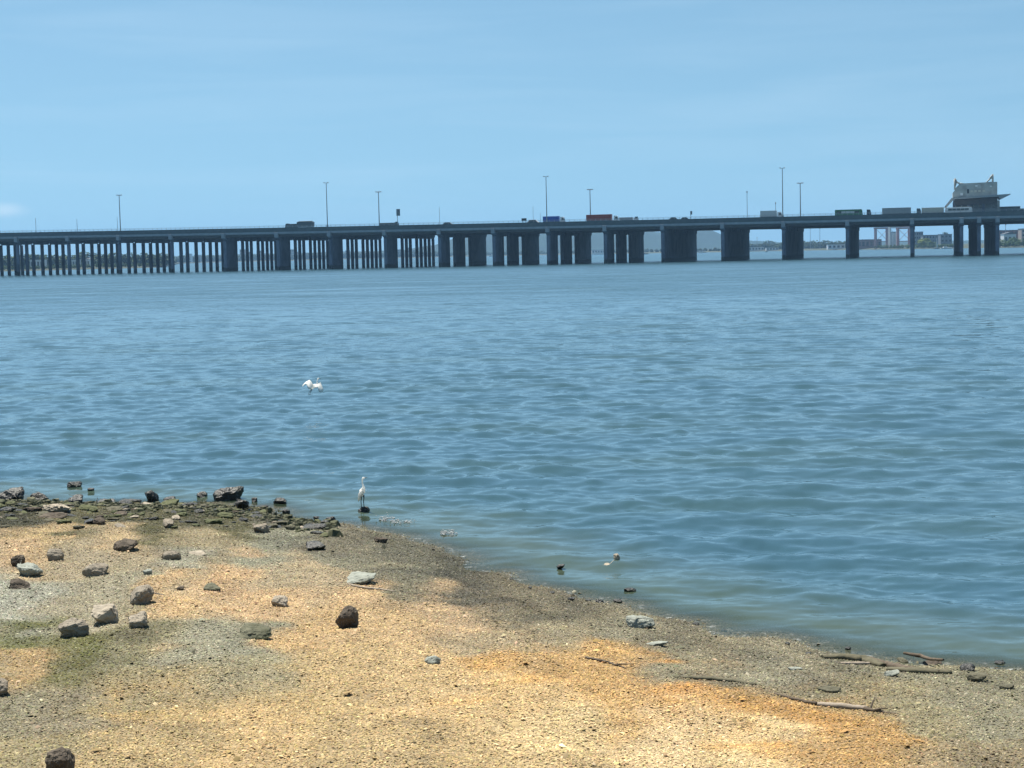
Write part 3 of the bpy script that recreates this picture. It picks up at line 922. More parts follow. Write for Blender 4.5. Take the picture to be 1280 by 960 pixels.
# slate tipper lorry heading left
e = place(375, 4.5, 'slate grey tipper lorry driving left with a high load body', 'lorry', 'tipper_lorry', VG, True)
bm = bmesh.new()
add_prism(bm, [(-7.4, 1.1), (.6, 1.1), (1.4, 3.2), (1.2, 3.7), (-.2, 4.1), (-6.6, 4.1), (-7.6, 3.4)], -1.25, 1.25)
bmesh.ops.bevel(bm, geom=bm.edges[:], offset=.06, segments=1, affect='EDGES')
from_bm('tipper_body', bm, M['p_dkgrey'], e)
bm = bmesh.new(); add_box(bm, (3.6, 0, 1.9), (4.4, 2.4, 1.9), .1); from_bm('flat_bed', bm, M['p_dkgrey'], e)
cab(e, 5.9, 'p_dkgrey', 2.6, 1.9)
for x in (-6, -4.6, 3, 6.8):
    for s in (-1, 1): wheel(e, x, s * 1.02)
bm = bmesh.new(); add_box(bm, (-.5, 0, .85), (13, 1.0, .3)); from_bm('chassis', bm, M['darksteel'], e)
# low loader
e = place(486, 4.5, 'low dark flatbed lorry passing below the square panel sign', 'lorry', 'flatbed_lorry', VG, False)
bm = bmesh.new(); add_box(bm, (-.8, 0, 1.5), (8.2, 2.4, .9), .08); from_bm('flat_bed', bm, M['p_dkgrey'], e)
bm = bmesh.new(); add_box(bm, (-.8, 0, 2.1), (7.4, 2.2, .5), .12); from_bm('tarpaulin', bm, M['p_dark'], e)
cab(e, 3.2, 'p_dkgrey', 1.95, 1.8)
for x in (-3.6, -2.4, 4.0):
    for s in (-1, 1): wheel(e, x, s * 1.02)

# ------------------------------------------------------------------ gatehouse on the bridge
tg = t_of(1219, 16, 25); gz = deck(tg) - .95
gate = empty('gatehouse', tuple(bpt(tg, 16, gz)), BRZ, 'grey gatehouse with a flared canopy and two pointed roof horns', 'building')
k_ = 0.0441 * 1.03
GP = lambda X, Y: ((X - 760) * k_, (462 - Y) * k_ + .95)
bm = bmesh.new()
add_prism(bm, [GP(530, 302), GP(530, 250), GP(600, 168), GP(640, 156), GP(980, 150), GP(980, 292)], -4, 5)
wallo = from_bm('upper_storey', bm, M['p_stone'], gate)
bm = bmesh.new()
add_prism(bm, [GP(445, 398), GP(450, 388), GP(515, 308), GP(985, 286), GP(1110, 281), GP(1108, 288), GP(1005, 338), GP(990, 306), GP(540, 322), GP(470, 398)], -8, 9)
from_bm('canopy', bm, M['p_grey'], gate)
bm = bmesh.new(); add_prism(bm, [GP(535, 330), GP(990, 310), GP(960, 375), GP(560, 385)], -5, 6); from_bm('shaded_facade', bm, M['under'], gate)  # facade beneath the eave, its shade put into the dark colour
for pts, nm_ in (([(550, 103), (556, 103), (575, 140), (600, 152), (645, 160), (600, 168), (553, 215)], 'l'), ([(938, 72), (930, 75), (905, 115), (870, 156), (938, 152)], 'r')):
    bm = bmesh.new()
    P2 = [GP(*q) for q in pts]
    # open lattice horn: rim bars
    for p0, p1 in zip(P2, P2[1:] + P2[:1]):
        add_tube(bm, [(p0[0], -3.6, p0[1]), (p1[0], -3.6, p1[1])], [.28, .28], 6)
        add_tube(bm, [(p0[0], 4.6, p0[1]), (p1[0], 4.6, p1[1])], [.28, .28], 6)
    c = (sum(p[0] for p in P2) / len(P2), sum(p[1] for p in P2) / len(P2))
    for p0 in P2[1::2]: add_tube(bm, [(p0[0], -3.6, p0[1]), (c[0], -3.6, c[1])], [.2, .2], 6)
    add_prism(bm, [P2[0], P2[1], P2[2], P2[-1]] if nm_ == 'l' else [P2[0], P2[1], P2[2], ((P2[0][0]), P2[2][1])], -3.3, -3.0)
    from_bm('roof_horn', bm, M['p_stone'], gate)
for X, Y, w_, h_, mt in ((685, 240, .9, 2.0, 'p_dark'), (620, 268, 1.2, 1.2, 'p_white'), (770, 186, 1.1, .7, 'p_white'), (915, 195, .9, .6, 'p_white'),  # white panels paint in the bright sky seen through wall openings
                         (720, 240, 1.2, .9, 'p_beige'), (760, 240, 1.2, .9, 'p_beige'), (800, 240, 1.2, .9, 'p_beige'), (845, 240, 1.2, .9, 'p_beige')):
    x, z = GP(X, Y)
    bm = bmesh.new(); add_box(bm, (x, -4.03, z), (w_, .12, h_), .02); from_bm('window' if mt != 'p_dark' else 'door', bm, M[mt], gate)
for X in (545, 690, 840, 992):
    x, z = GP(X, 345)
    for y in (-4.2, 5.0):
        bm = bmesh.new(); add_box(bm, (x, y, z / 2), (1.1, 1.1, z), .06); from_bm('column', bm, M['p_stone'] if X == 992 else M['concrete'], gate)
x0_, x1_ = GP(560, 0)[0], GP(985, 0)[0]; zt_ = GP(0, 320)[1]
bm = bmesh.new(); add_box(bm, ((x0_ + x1_) / 2, 1.4, zt_ / 2), (x1_ - x0_, 6.4, zt_), .05); lo = from_bm('lower_storey', bm, M['p_grey'], gate)
for k in range(7):
    bm = bmesh.new(); add_box(bm, (x0_ + (k + .5) * (x1_ - x0_) / 7, -1.81, zt_ * .62), ((x1_ - x0_) / 7 - .7, .14, zt_ * .4), .03); from_bm('window', bm, M['glass'], lo)

# ------------------------------------------------------------------ far shore
far = [(-900, 1500), (-200, 1550), (60, 1600), (205, 1700), (225, 3600), (260, 4400), (420, 4800), (620, 4800), (700, 4300), (830, 3400), (900, 3050), (1000, 2850), (1080, 2500), (1150, 2250), (1270, 1880), (1400, 1750), (2200, 1700)]
fpx = np.array([f[0] for f in far], float); fD = np.array([f[1] for f in far], float)


def shoreD(px): return float(np.interp(px, fpx, fD))


xs = np.unique(np.concatenate([np.linspace(-900, 2200, 160), fpx]))
bm = bmesh.new(); rws = []
for x in xs:
    D = shoreD(x); col_ = []
    for f, z in ((0, -1.0), (14, 0.6), (60, 2.0), (500, 3.0), (2500, 5.0)):
        p = at_dist(x, D + f, z); col_.append(bm.verts.new(p))
    p = at_dist(x, 12500, 6.0); col_.append(bm.verts.new(p)); rws.append(col_)
for a_r, b_r in zip(rws[:-1], rws[1:]):
    for i in range(5): bm.faces.new((a_r[i], b_r[i], b_r[i + 1], a_r[i + 1]))
M['farland'] = noise_mat('far_shore_ground', (.03, .045, .03), (.065, .07, .045), .02, .95, space='World')
fs = from_bm('far_shore', bm, M['farland']); fs['kind'] = 'structure'

M['hill'] = noise_mat('hill_forest', (.005, .020, .020), (.012, .036, .030), .012, .95, bump=.6, bump_dist=8, space='World')
hill_prof = [(-300, 6), (500, 8), (545, 14), (575, 24), (600, 31), (640, 34.5), (690, 35.5), (735, 35), (775, 33), (805, 27), (828, 22), (845, 24), (868, 27), (886, 25), (902, 19), (925, 12), (960, 8), (1010, 6), (1300, 4), (1700, 3)]
hx = np.linspace(-300, 1700, 700); DH = 6600.0
bm = bmesh.new(); rws = []
for x in hx:
    hpx = np.interp(x, [p[0] for p in hill_prof], [p[1] for p in hill_prof])
    nzv = mnoise.noise((x * .05, 0, 0)) * 1.6 + mnoise.noise((x * .25, 3, 0)) * .9 + mnoise.noise((x * .9, 7, 0)) * .5
    H = max((hpx + nzv * min(1, hpx / 12)) * DH / FPX, 6)
    col_ = []
    for f in np.linspace(0, 1, 13):
        D = DH - 800 + 1600 * f
        prof = math.sin(math.pi * f) ** 1.2
        jz = 1 + .18 * mnoise.noise((x * .03, f * 3, 5)) * (1 - abs(2 * f - 1))
        p = at_dist(x, D, 3 + H * prof * (jz if abs(f - .5) > .01 else 1)); col_.append(bm.verts.new(p))
    rws.append(col_)
for a_r, b_r in zip(rws[:-1], rws[1:]):
    for i in range(12): bm.faces.new((a_r[i], b_r[i], b_r[i + 1], a_r[i + 1]))
hl = from_bm('hills', bm, M['hill'], smooth=True); hl['kind'] = 'structure'

# ---- far trees: clouds of leaf clumps
def foliage(name, blobs, mat, leaf, per, parent=None, seed=1):
    """blobs: (x,y,z,rx,ry,rz); leaf-clump triangles spread through each"""
    r = np.random.default_rng(seed)
    vs, fs_ = [], []
    for (x, y, z, rx, ry, rz) in blobs:
        d = r.normal(0, 1, (per, 3)); d /= np.linalg.norm(d, axis=1, keepdims=True)
        rad = r.uniform(.45, 1.05, (per, 1)) ** .6
        c = d * rad * np.array([rx, ry, rz]) + np.array([x, y, z])
        tri = r.normal(0, leaf, (per, 4, 3)); tri[:, :, 2] *= .7
        vs.append((c[:, None, :] + tri).reshape(-1, 3))
    V = np.concatenate(vs); F = np.arange(len(V)).reshape(-1, 4)
    # tetrahedra-like clumps: two triangles each
    F2 = np.concatenate([F[:, [0, 1, 2]], F[:, [0, 2, 3]], F[:, [0, 3, 1]], F[:, [1, 3, 2]]])
    return np_mesh(name, V, F2, mat, parent)


M['leaf_dark'] = noise_mat('dark_foliage', (.025, .045, .02), (.06, .09, .035), .15, .9, space='World')
M['leaf_mid'] = noise_mat('green_foliage', (.045, .085, .03), (.09, .14, .05), .15, .9, space='World')
M['leaf_yel'] = noise_mat('yellow_green_foliage', (.12, .17, .03), (.19, .23, .05), .2, .9, space='World')
M['bark'] = noise_mat('bark', (.06, .05, .04), (.10, .08, .06), 1, .95)


def wood_belt(name, px0, px1, ytop, Doff, mat, label, seed, base=1.5, step=5.0, jit=.25):
    bl = []; r = random.Random(seed)
    px = px0
    while px < px1:
        D = shoreD(px) + Doff * r.uniform(.8, 1.3)
        yt = ytop(px) if callable(ytop) else ytop
        H = max((z_at(px, yt, D) - base) * r.uniform(1 - jit, 1.05), 3.0)
        p = at_dist(px, D, 0)
        bl.append((p[0], p[1], base + H * .55, H * .55, H * .5, H * .46))
        bl.append((p[0] + r.uniform(-1, 1) * H * .4, p[1], base + H * .3, H * .6, H * .5, H * .32))
        px += step * r.uniform(.6, 1.4)
    o = foliage(name, bl, mat, np.mean([b_[3] for b_ in bl]) * .17, 90, seed=seed)
    tag(o, label, 'woodland', kind='stuff')


wood_belt('far_woodland', -120, 214, lambda x: 317 - (x - 60) * .012, 260, M['leaf_dark'], 'hazy tree belt on the left far shore behind the bridge columns', 3)
wood_belt('shore_scrub', -120, 212, lambda x: 331 - (x - 60) * .02, 25, M['leaf_mid'], 'low green scrub along the left far waterline', 4, step=4)
wood_belt('far_woodland', 925, 1010, lambda x: 303 - 2.2 * math.exp(-((x - 960) / 8) ** 2), 300, M['leaf_dark'], 'dark tree line on the far shore right of the hill', 5, step=4)
wood_belt('far_woodland', 995, 1092, lambda x: 300.5, 400, M['leaf_dark'], 'dark wooded ridge left of the dock cranes', 6, step=4)
wood_belt('shore_scrub', 1096, 1200, lambda x: 306 - (x - 1096) * .018, 20, M['leaf_mid'], 'low green scrub below the dock cranes', 8, step=3.5)
wood_belt('shore_scrub', 1244, 1330, lambda x: 299, 20, M['leaf_mid'], 'green trees on the far shore at the right edge', 9, step=4)
wood_belt('far_woodland', 225, 560, lambda x: 319 - (x - 225) * .017, 200, M['leaf_dark'], 'thin line of far trees seen between the middle bridge columns', 10, step=5)
wood_belt('far_woodland', 560, 925, lambda x: 314 - (x - 560) * .012, 120, M['leaf_dark'], 'dark trees along the foot of the far hill', 12, step=5)


def far_tree(px, ytop, wpx, Doff, mat, label, seed):
    D = shoreD(px) + Doff; zt = z_at(px, ytop, D); H = zt - 1.5; W = wpx * D / FPX
    p = at_dist(px, D, 1.0)
    e = empty('broadleaf_tree', tuple(p), 0, label, 'tree')
    bm = bmesh.new(); add_tube(bm, [(0, 0, 0), (.2, 0, H * .3), (0, .1, H * .65)], [H * .035, H * .028, H * .012], 8); from_bm('trunk', bm, M['bark'], e)
    r = random.Random(seed)
    bl = [(r.uniform(-.3, .3) * W, r.uniform(-.3, .3) * W, H * r.uniform(.42, .8), W * .26, W * .26, H * .2) for _ in range(9)]
    foliage('crown', bl, mat, W * .05, 110, e, seed)


far_tree(1155.5, 297, 15, 40, M['leaf_yel'], 'yellow green tree on the far shore right of the dock cranes', 1)
far_tree(1164, 301, 12, 44, M['leaf_mid'], 'small mid green tree beside the yellow green tree', 2)
far_tree(1268, 296, 13, 70, M['leaf_mid'], 'round green tree on the far shore near the right edge', 3)
far_tree(1180, 288.5, 12, 200, M['leaf_dark'], 'dark tall tree behind the buildings just left of the gatehouse piers', 4)

M['b_brown'] = paint('brown_cladding', (.22, .12, .11)); M['b_grey'] = paint('grey_blue_walls', (.17, .20, .24)); M['b_white'] = paint('white_walls', (.7, .71, .72))
M['b_roof'] = paint('dark_roof', (.09, .09, .10)); M['b_tan'] = paint('tan_walls', (.38, .33, .30)); M['crane'] = paint('crane_paint', (.30, .19, .21)); M['crane_red'] = paint('crane_red_paint', (.40, .20, .20))


def building(px0, px1, ytop, Doff, mat, label, nwin=(5, 3), depth=14, roof='flat', name='building'):
    pc = (px0 + px1) / 2
    D = shoreD(pc) + Doff
    W = (px1 - px0) * D / FPX; H = z_at(pc, ytop, D) - 1.2
    p = at_dist(pc, D, 1.2)
    e = empty(name, tuple(p), 0, label, 'building')
    bm = bmesh.new(); add_box(bm, (0, depth / 2, H / 2), (W, depth, H)); from_bm('wall', bm, M[mat], e)
    if roof == 'flat':
        bm = bmesh.new(); add_box(bm, (0, depth / 2, H + .25), (W + .8, depth + .8, .5)); from_bm('roof', bm, M['b_roof'], e)
    else:
        bm = bmesh.new(); add_prism(bm, [(-W / 2 - .5, H + .003), (W / 2 + .5, H + .003), (0, H + W * .16)], -.5, depth + .5); from_bm('roof', bm, M['b_roof'], e)
    cx_n, rz_n = nwin
    for i in range(cx_n):
        for j in range(rz_n):
            bm = bmesh.new()
            add_box(bm, (-W / 2 + (i + .5) * W / cx_n, -.02, (j + .55) * H / rz_n), (W / cx_n * .55, .16, H / rz_n * .45))
            from_bm('window', bm, M['glass'], e)


building(1072, 1102, 299.6, 60, 'b_brown', 'long brown red warehouse on the far shore left of the cranes', (6, 1), 30)
building(1035, 1056, 305.5, 20, 'b_white', 'low white shed on the far shore below the green bus', (4, 1), 12)
building(1143, 1154, 290, 150, 'b_grey', 'grey block just right of the rightmost thin pier', (4, 4))
building(1154, 1176, 294, 130, 'b_grey', 'wide grey blue block behind the yellow green tree', (6, 3))
building(1176, 1190, 293, 110, 'b_grey', 'grey blue block left of the gatehouse piers', (3, 3))
building(1249, 1277, 288, 150, 'b_brown', 'brown terrace of houses near the right edge', (6, 3), roof='flat')
building(1255, 1270, 292.5, 60, 'b_white', 'white gabled boathouse in front of the brown terrace', (3, 1), roof='gable')
building(1277, 1300, 286, 160, 'b_tan', 'tan block at the right edge of the far shore', (4, 4))
building(936, 955, 309, 30, 'b_white', 'low white hall under the tree line right of the hill', (5, 1))
building(958, 973, 309.5, 30, 'b_white', 'second low white hall beside the longer one', (4, 1))
building(740, 757, 312.5, 60, 'b_white', 'white waterside building at the foot of the hill', (5, 1), 20)
building(870, 882, 313, 40, 'b_white', 'small white shed left of the tree line', (3, 1))
building(38, 54, 324.5, 60, 'b_white', 'white hall on the left far shore near the picture edge', (4, 1))
building(84, 97, 324.5, 60, 'b_white', 'white hall on the left far shore behind the second visible pier', (4, 1))
building(103, 112, 324, 70, 'b_white', 'small white house on the left far shore among trees', (3, 1), roof='gable')
building(182, 206, 333, 15, 'b_white', 'low white sheds at the end of the left shore', (5, 1))
far_b = [(232, 239, 317.5, 'b_white'), (243, 250, 319, 'b_tan'), (300, 306, 312, 'b_tan'), (309, 313, 315, 'b_grey'), (321, 327, 313.5, 'b_tan'), (330, 336, 318, 'b_white'),
         (362, 368, 312, 'b_tan'), (371, 376, 315, 'b_white'), (379, 385, 317, 'b_grey'), (432, 437, 313, 'b_tan'), (452, 457, 315, 'b_white'), (497, 503, 312, 'b_tan'), (507, 512, 310, 'b_tan'), (516, 521, 313, 'b_grey')]
fl = ['white low block far behind the columns under the long gap', 'tan low block beside a white one far behind the columns', 'tall tan tower far behind the columns left of the tipper lorry',
      'slim grey tower beside the tall tan tower', 'mid tan tower far behind the columns', 'low white block below the mid tan tower', 'tan tower far behind the columns under the tipper lorry',
      'white block far behind the columns under the tipper lorry', 'grey low block far behind the columns right of the tipper lorry', 'lone tan tower seen between columns right of a tall lamp post', 'lone white block seen below the ring headed mast',
      'tan tower seen between columns below the panel sign', 'tallest tan tower far behind the columns near the hill', 'grey tower at the left foot of the hill']
for (a0, a1, yt, mt), lb in zip(far_b, fl): building(a0, a1, yt, 260, mt, lb, (2, 4), 20)


def crane(px0, px1, ytop, Doff, mat, label):
    pc = (px0 + px1) / 2; D = shoreD(pc) + Doff; W = (px1 - px0) * D / FPX; H = z_at(pc, ytop, D) - 1.2
    e = empty('dock_crane', tuple(at_dist(pc, D, 1.2)), 0, label, 'crane', 'dock cranes on the far shore')
    for sx in (-1, 1):
        for y in (0, 9):
            bm = bmesh.new(); add_box(bm, (sx * W * .42, y, H * .42), (1.9, 1.5, H * .84), .05); from_bm('leg', bm, M[mat], e)
    bm = bmesh.new(); add_box(bm, (0, 0, H * .86), (W * 1.0, 1.6, H * .07)); add_box(bm, (0, 9, H * .86), (W, 1.6, H * .07)); add_box(bm, (0, 0, H * .30), (W * .84, .8, 1.0)); from_bm('portal_beam', bm, M[mat], e)
    bm = bmesh.new(); add_box(bm, (W * .1, 4, H * .93), (W * .8, 1.8, H * .05)); from_bm('boom', bm, M[mat], e)
    bm = bmesh.new()
    for s in (-1, 1): add_tube(bm, [(s * W * .42, -.3, H * .32), (-s * W * .42, -.3, H * .82)], [.3, .3], 6)
    from_bm('brace', bm, M[mat], e)
    bm = bmesh.new(); add_box(bm, (-W * .2, 4.5, H * .97), (W * .28, 4, H * .08), .1); from_bm('machine_house', bm, M['b_white'], e)


crane(1094, 1111, 281, 40, 'crane', 'left brown red dock crane behind the bridge, beside the brown warehouse')
crane(1112, 1124, 280, 55, 'b_white', 'middle white dock crane between its two neighbours')
crane(1122, 1139, 281, 48, 'crane_red', 'right reddish dock crane beside the rightmost thin pier')
# silo block between the cranes
pc = at_dist(1117.5, shoreD(1117.5) + 90, 1.2)
e = empty('silo', tuple(pc), 0, 'pale ribbed silos standing behind the dock cranes', 'silo')
for k in range(4):
    bm = bmesh.new(); add_cyl(bm, (-5.7 + k * 3.8, 0, 11), 1.85, 22, seg=18); from_bm('tank', bm, M['b_white'], e, False)
bm = bmesh.new(); add_box(bm, (0, 0, 22.9), (15, 3, 1.6)); from_bm('gantry', bm, M['b_grey'], e)

for px, yt, lb in ((1013, 285.5, 'thin mast on the far shore just right of a wide pier'), (1025, 285, 'second thin mast on the far shore left of the thin pier'), (946.5, 296.5, 'short mast above the tree line right of the hill'), (1257, 280, 'thick mast rising behind the brown terrace')):
    D = shoreD(px) + 60; H = z_at(px, yt, D) - 1.2
    e = empty('radio_mast', tuple(at_dist(px, D, 1.2)), 0, lb, 'mast')
    bm = bmesh.new(); add_cyl(bm, (0, 0, H / 2), .5, H, seg=8, r2=.25); from_bm('shaft', bm, M['steel'], e)
    bm = bmesh.new(); add_box(bm, (0, 0, H - .8), (1.3, 1.3, 1.2), .1); from_bm('antenna', bm, M['lampgrey'], e)


def boat(px, D, wpx, hullm, label, mast=0.0, cabin=True, name='motor_boat', cat='boat'):
    L_ = wpx * D / FPX
    e = empty(name, tuple(at_dist(px, D, 0)), R(random.uniform(-8, 8)), label, cat)
    bm = bmesh.new(); B_ = max(L_ * .13, .9); Hh = max(L_ * .11, .8); secs = []
    for f, bw, sh in ((-.5, .8, 1.0), (-.2, 1, .95), (.15, .95, 1.0), (.38, .55, 1.15), (.5, .05, 1.3)):
        secs.append([bm.verts.new((f * L_, sy * B_ * bw * q, z * Hh * sh)) for sy, q, z in ((-1, 1, 1), (-1, .75, -.15), (1, .75, -.15), (1, 1, 1))])
    for a1, b1 in zip(secs[:-1], secs[1:]):
        for i in range(4): bm.faces.new((a1[i], a1[(i + 1) % 4], b1[(i + 1) % 4], b1[i]))
    bm.faces.new(secs[0]); bm.faces.new(secs[-1][::-1])
    from_bm('hull', bm, M[hullm], e)
    if cabin:
        bm = bmesh.new(); add_prism(bm, [(-.3 * L_, Hh * .9), (.12 * L_, Hh * .9), (.05 * L_, Hh * 2), (-.27 * L_, Hh * 2)], -B_ * .6, B_ * .6); c = from_bm('cabin', bm, M['p_white'], e)
        bm = bmesh.new(); add_box(bm, (-.1 * L_, 0, Hh * 1.55), (.24 * L_, B_ * 1.24, Hh * .4)); from_bm('cabin_window', bm, M['glass'], c)
    if mast:
        bm = bmesh.new(); add_cyl(bm, (0, 0, mast / 2), .14, mast, seg=8, r2=.08); from_bm('mast', bm, M['p_white'], e)
        bm = bmesh.new(); add_prism(bm, [(.05 * L_, Hh * 2.2), (.06 * L_, mast * .9), (.3 * L_, Hh * 2.2)], -.12, .12); from_bm('sail', bm, M['p_pale'], e)


boat(1170.5, 2050, 7, 'p_dkgrey', 'dark hulled sailing boat with a tall white mast left of the gatehouse piers', 15, name='sailing_boat')
boat(1183, 2000, 14, 'p_white', 'long white motor boat moored left of the gatehouse piers')
boat(806, 2700, 9, 'p_dark', 'low dark barge below the right end of the hill', cabin=True, name='barge')
boat(618, 3900, 13, 'p_white', 'white ferry at the left foot of the hill', name='ferry')
boat(748, 3400, 13, 'p_white', 'white motor boat below the middle of the hill')
boat(878, 2700, 10, 'p_white', 'white motor boat right of the hill in front of a shed')
boat(293, 3300, 9, 'p_white', 'small white boat seen between the middle columns')
boat(958, 2400, 3, 'p_dark', 'tiny dark boat below the tree line right of the hill')

# ------------------------------------------------------------------ rocks
def rock_mat(name, c1, c2, c3, rough=.9, spec=.2):
    return noise_mat(name, c1, c2, 7.0, rough, bump=.8, c3=c3, scale3=2.6, bump_dist=.05, spec=spec, detail=9)


RM = {
    'olive2': noise_mat('green_rubble', (.020, .025, .010), (.066, .070, .034), 3.0, .85, c3=(.11, .105, .06), scale3=5.0, space='World'),
    'pale': rock_mat('pale_stone', (0.270, 0.230, 0.174), (0.411, 0.356, 0.277), (0.213, 0.186, 0.146)),
    'grey': rock_mat('grey_stone', (0.180, 0.152, 0.117), (0.306, 0.270, 0.211), (0.198, 0.166, 0.126)),
    'dark': rock_mat('dark_stone', (0.050, 0.040, 0.030), (0.117, 0.095, 0.073), (0.152, 0.126, 0.095)),
    'moss': rock_mat('mossy_stone', (.070, .076, .036), (.135, .142, .075), (.055, .065, .025)),
    'wet': rock_mat('wet_black_stone', (0.011, 0.011, 0.009), (0.032, 0.031, 0.026), (0.025, 0.029, 0.016), .45, .4),
    'lichen': rock_mat('lichen_stone', (.085, .085, .055), (.165, .16, .11), (.065, .070, .038)),
    'slate': rock_mat('green_grey_stone', (0.216, 0.230, 0.194), (0.317, 0.331, 0.288), (0.187, 0.194, 0.158)),
    'olive': rock_mat('olive_slab', (0.079, 0.076, 0.050), (0.144, 0.133, 0.094), (0.101, 0.094, 0.061)),
}


def rock_mesh(name, W, Dp, H, seed, flat=0.0, rough=.10):
    r = random.Random(seed)
    bm = bmesh.new()
    pts = []
    for _ in range(26):
        v = Vector((r.gauss(0, 1), r.gauss(0, 1), r.gauss(0, 1))).normalized()
        # push towards a box so the stone gets flat faces and corners
        mx = max(abs(v.x), abs(v.y), abs(v.z))
        v = v.lerp(v / mx, r.uniform(.25, .75)) * r.uniform(.82, 1.0)
        if v.z > .45: v.z = .45 + (v.z - .45) * (.75 - .7 * flat)
        pts.append(v)
    sh = r.uniform(-.25, .25)
    for v in pts:
        bm.verts.new((v.x + sh * v.z, v.y, v.z))
    res = bmesh.ops.convex_hull(bm, input=bm.verts[:])
    bmesh.ops.delete(bm, geom=list({g_ for g_ in res['geom_interior'] + res['geom_unused'] if isinstance(g_, bmesh.types.BMVert)}), context='VERTS')
    bmesh.ops.bevel(bm, geom=bm.edges[:], offset=.07, segments=1, affect='EDGES', profile=.5)
    bmesh.ops.triangulate(bm, faces=bm.faces[:])
    for _ in range(3):
        bmesh.ops.subdivide_edges(bm, edges=[e_ for e_ in bm.edges if e_.calc_length() > .17], cuts=1)
        bmesh.ops.triangulate(bm, faces=bm.faces[:])
    xs_ = [v.co.x for v in bm.verts]; ys_ = [v.co.y for v in bm.verts]; zs_ = [v.co.z for v in bm.verts]
    so = Vector((seed * 3.1, seed * 1.7, 0))
    for v in bm.verts:
        nrm = v.co.normalized()
        a = mnoise.noise(v.co * 1.6 + so) * rough * 1.2 + mnoise.noise(v.co * 4.2 + so) * rough * .8 + mnoise.noise(v.co * 9 + so) * rough * .6 + mnoise.noise(v.co * 19 + so) * rough * .3
        v.co += nrm * a
        zf = (v.co.z - min(zs_)) / (max(zs_) - min(zs_))
        v.co.x *= .80 + .20 * min(1, zf * 1.5); v.co.y *= .72 + .28 * min(1, zf * 1.4)
        v.co = Vector((v.co.x / (max(xs_) - min(xs_)) * W, v.co.y / (max(ys_) - min(ys_)) * Dp, (v.co.z - min(zs_)) / (max(zs_) - min(zs_)) * H))
    X0, X1 = min(v.co.x for v in bm.verts), max(v.co.x for v in bm.verts)
    Y0, Y1 = min(v.co.y for v in bm.verts), max(v.co.y for v in bm.verts)
    Z1 = max(v.co.z for v in bm.verts)
    for v in bm.verts:
        v.co = Vector(((v.co.x - (X0 + X1) / 2) / (X1 - X0) * W, (v.co.y - (Y0 + Y1) / 2) / (Y1 - Y0) * Dp, v.co.z / Z1 * H))
    me = bpy.data.meshes.new(name)
    bmesh.ops.recalc_face_normals(bm, faces=bm.faces)
    bm.to_mesh(me); bm.free()
    return me


RSEED = [100]


def rock(px, py, wpx, hpx, kind, label, cat='rock', name='rock', flat=.3, group=None, deep=.9, sink=.24, rz=None, seed=None):
    RSEED[0] += 1
    sd = seed or RSEED[0]
    p = on_ground(px, py)
    p[2] = max(p[2], -.25)
    q0 = on_plane(px, py)
    wet_ = float(ground_z(q0[0], q0[1])[0]) < -.03
    if wet_: p = q0
    D = project(p)[2]
    W = wpx * D / FPX; hm = hpx * D / FPX
    Dp = W * deep
    dep = (CAMH - p[2]) / math.hypot(p[0], p[1])
    H = max(hm - Dp * dep * .55, hm * .45)
    if wet_: H, sink = max(H, hm * .8), .35
    H /= (1 - sink)
    me = rock_mesh(name, W, Dp, H, sd, flat)
    o = link_mesh(name, me, RM[kind])
    d2 = np.array([p[0], p[1]]) / math.hypot(p[0], p[1])
    c = np.array([p[0], p[1]]) + d2 * Dp * .42
    gz_ = float(ground_z(c[0], c[1])[0])
    gz_ = max(gz_, -.15) if gz_ < 0 else gz_
    o.location = (c[0], c[1], (0 if wet_ else min(gz_, p[2] + .05)) - H * sink)
    rq = random.Random(sd)
    o.rotation_euler = (rq.uniform(.10, .34) if hpx > 8 else 0.05, rq.uniform(-.12, .12), rq.uniform(-.35, .35) if rz is None else rz)
    return tag(o, label, cat, group)


WG = 'dark wet rocks along the left waterline'
rock(93, 609, 20, 7.5, 'wet', 'black wet rock standing alone out in the water at the left', group=WG, sink=.06)
rock(114, 614, 9, 4.4, 'wet', 'tiny black rock tip in the water right of a lone rock', group=WG, sink=.06)
rock(14, 628, 34, 17.5, 'wet', 'broad black rock at the left edge of the waterline', group=WG, sink=.06)
rock(47, 627, 30, 15.0, 'wet', 'black jagged rock second from the left edge at the waterline', group=WG, sink=.06)
rock(98, 631, 25, 13, 'wet', 'rounded black rock at the waterline below the lone rock in the water', group=WG, sink=.06)
rock(131, 631, 24, 9.4, 'wet', 'low flat black rock between two rounded waterline rocks', group=WG, sink=.06)
rock(155, 628, 11, 6.2, 'wet', 'small black stone at the waterline left of a peaked one', group=WG, sink=.06)
rock(189, 627, 18, 15.0, 'wet', 'peaked black rock at the middle of the left waterline', group=WG, sink=.06)
rock(212, 629, 16, 8.8, 'wet', 'small dark rock right of the peaked waterline rock', group=WG, sink=.06)
rock(251, 628, 18, 15.0, 'wet', 'dark rounded rock just left of the largest slab at the waterline', group=WG, sink=.06)
rock(287, 628, 40, 21.2, 'wet', 'largest dark slab shaped rock at the waterline', group=WG, flat=.6, deep=.6)
rock(306, 638, 26, 17.5, 'wet', 'dark rock leaning below the right end of the largest slab', group=WG, sink=.06)
rock(321, 627, 12, 6.2, 'wet', 'little dark rock in the water right of the largest slab', group=WG, sink=.06)
rock(349, 630, 20, 10.0, 'wet', 'flat black rock in the water midway between slab and standing egret', group=WG, sink=.06)
rock(357, 642, 11, 6.2, 'wet', 'little black rock below the flat black one in the water', group=WG, sink=.06)
rock(398, 650, 14, 5.6, 'wet', 'low black stone at the waterline left of the standing egret', group=WG, sink=.06)
rock(414, 651, 12, 5.6, 'wet', 'low dark stone nearest the standing egret on its left', group=WG, sink=.06)
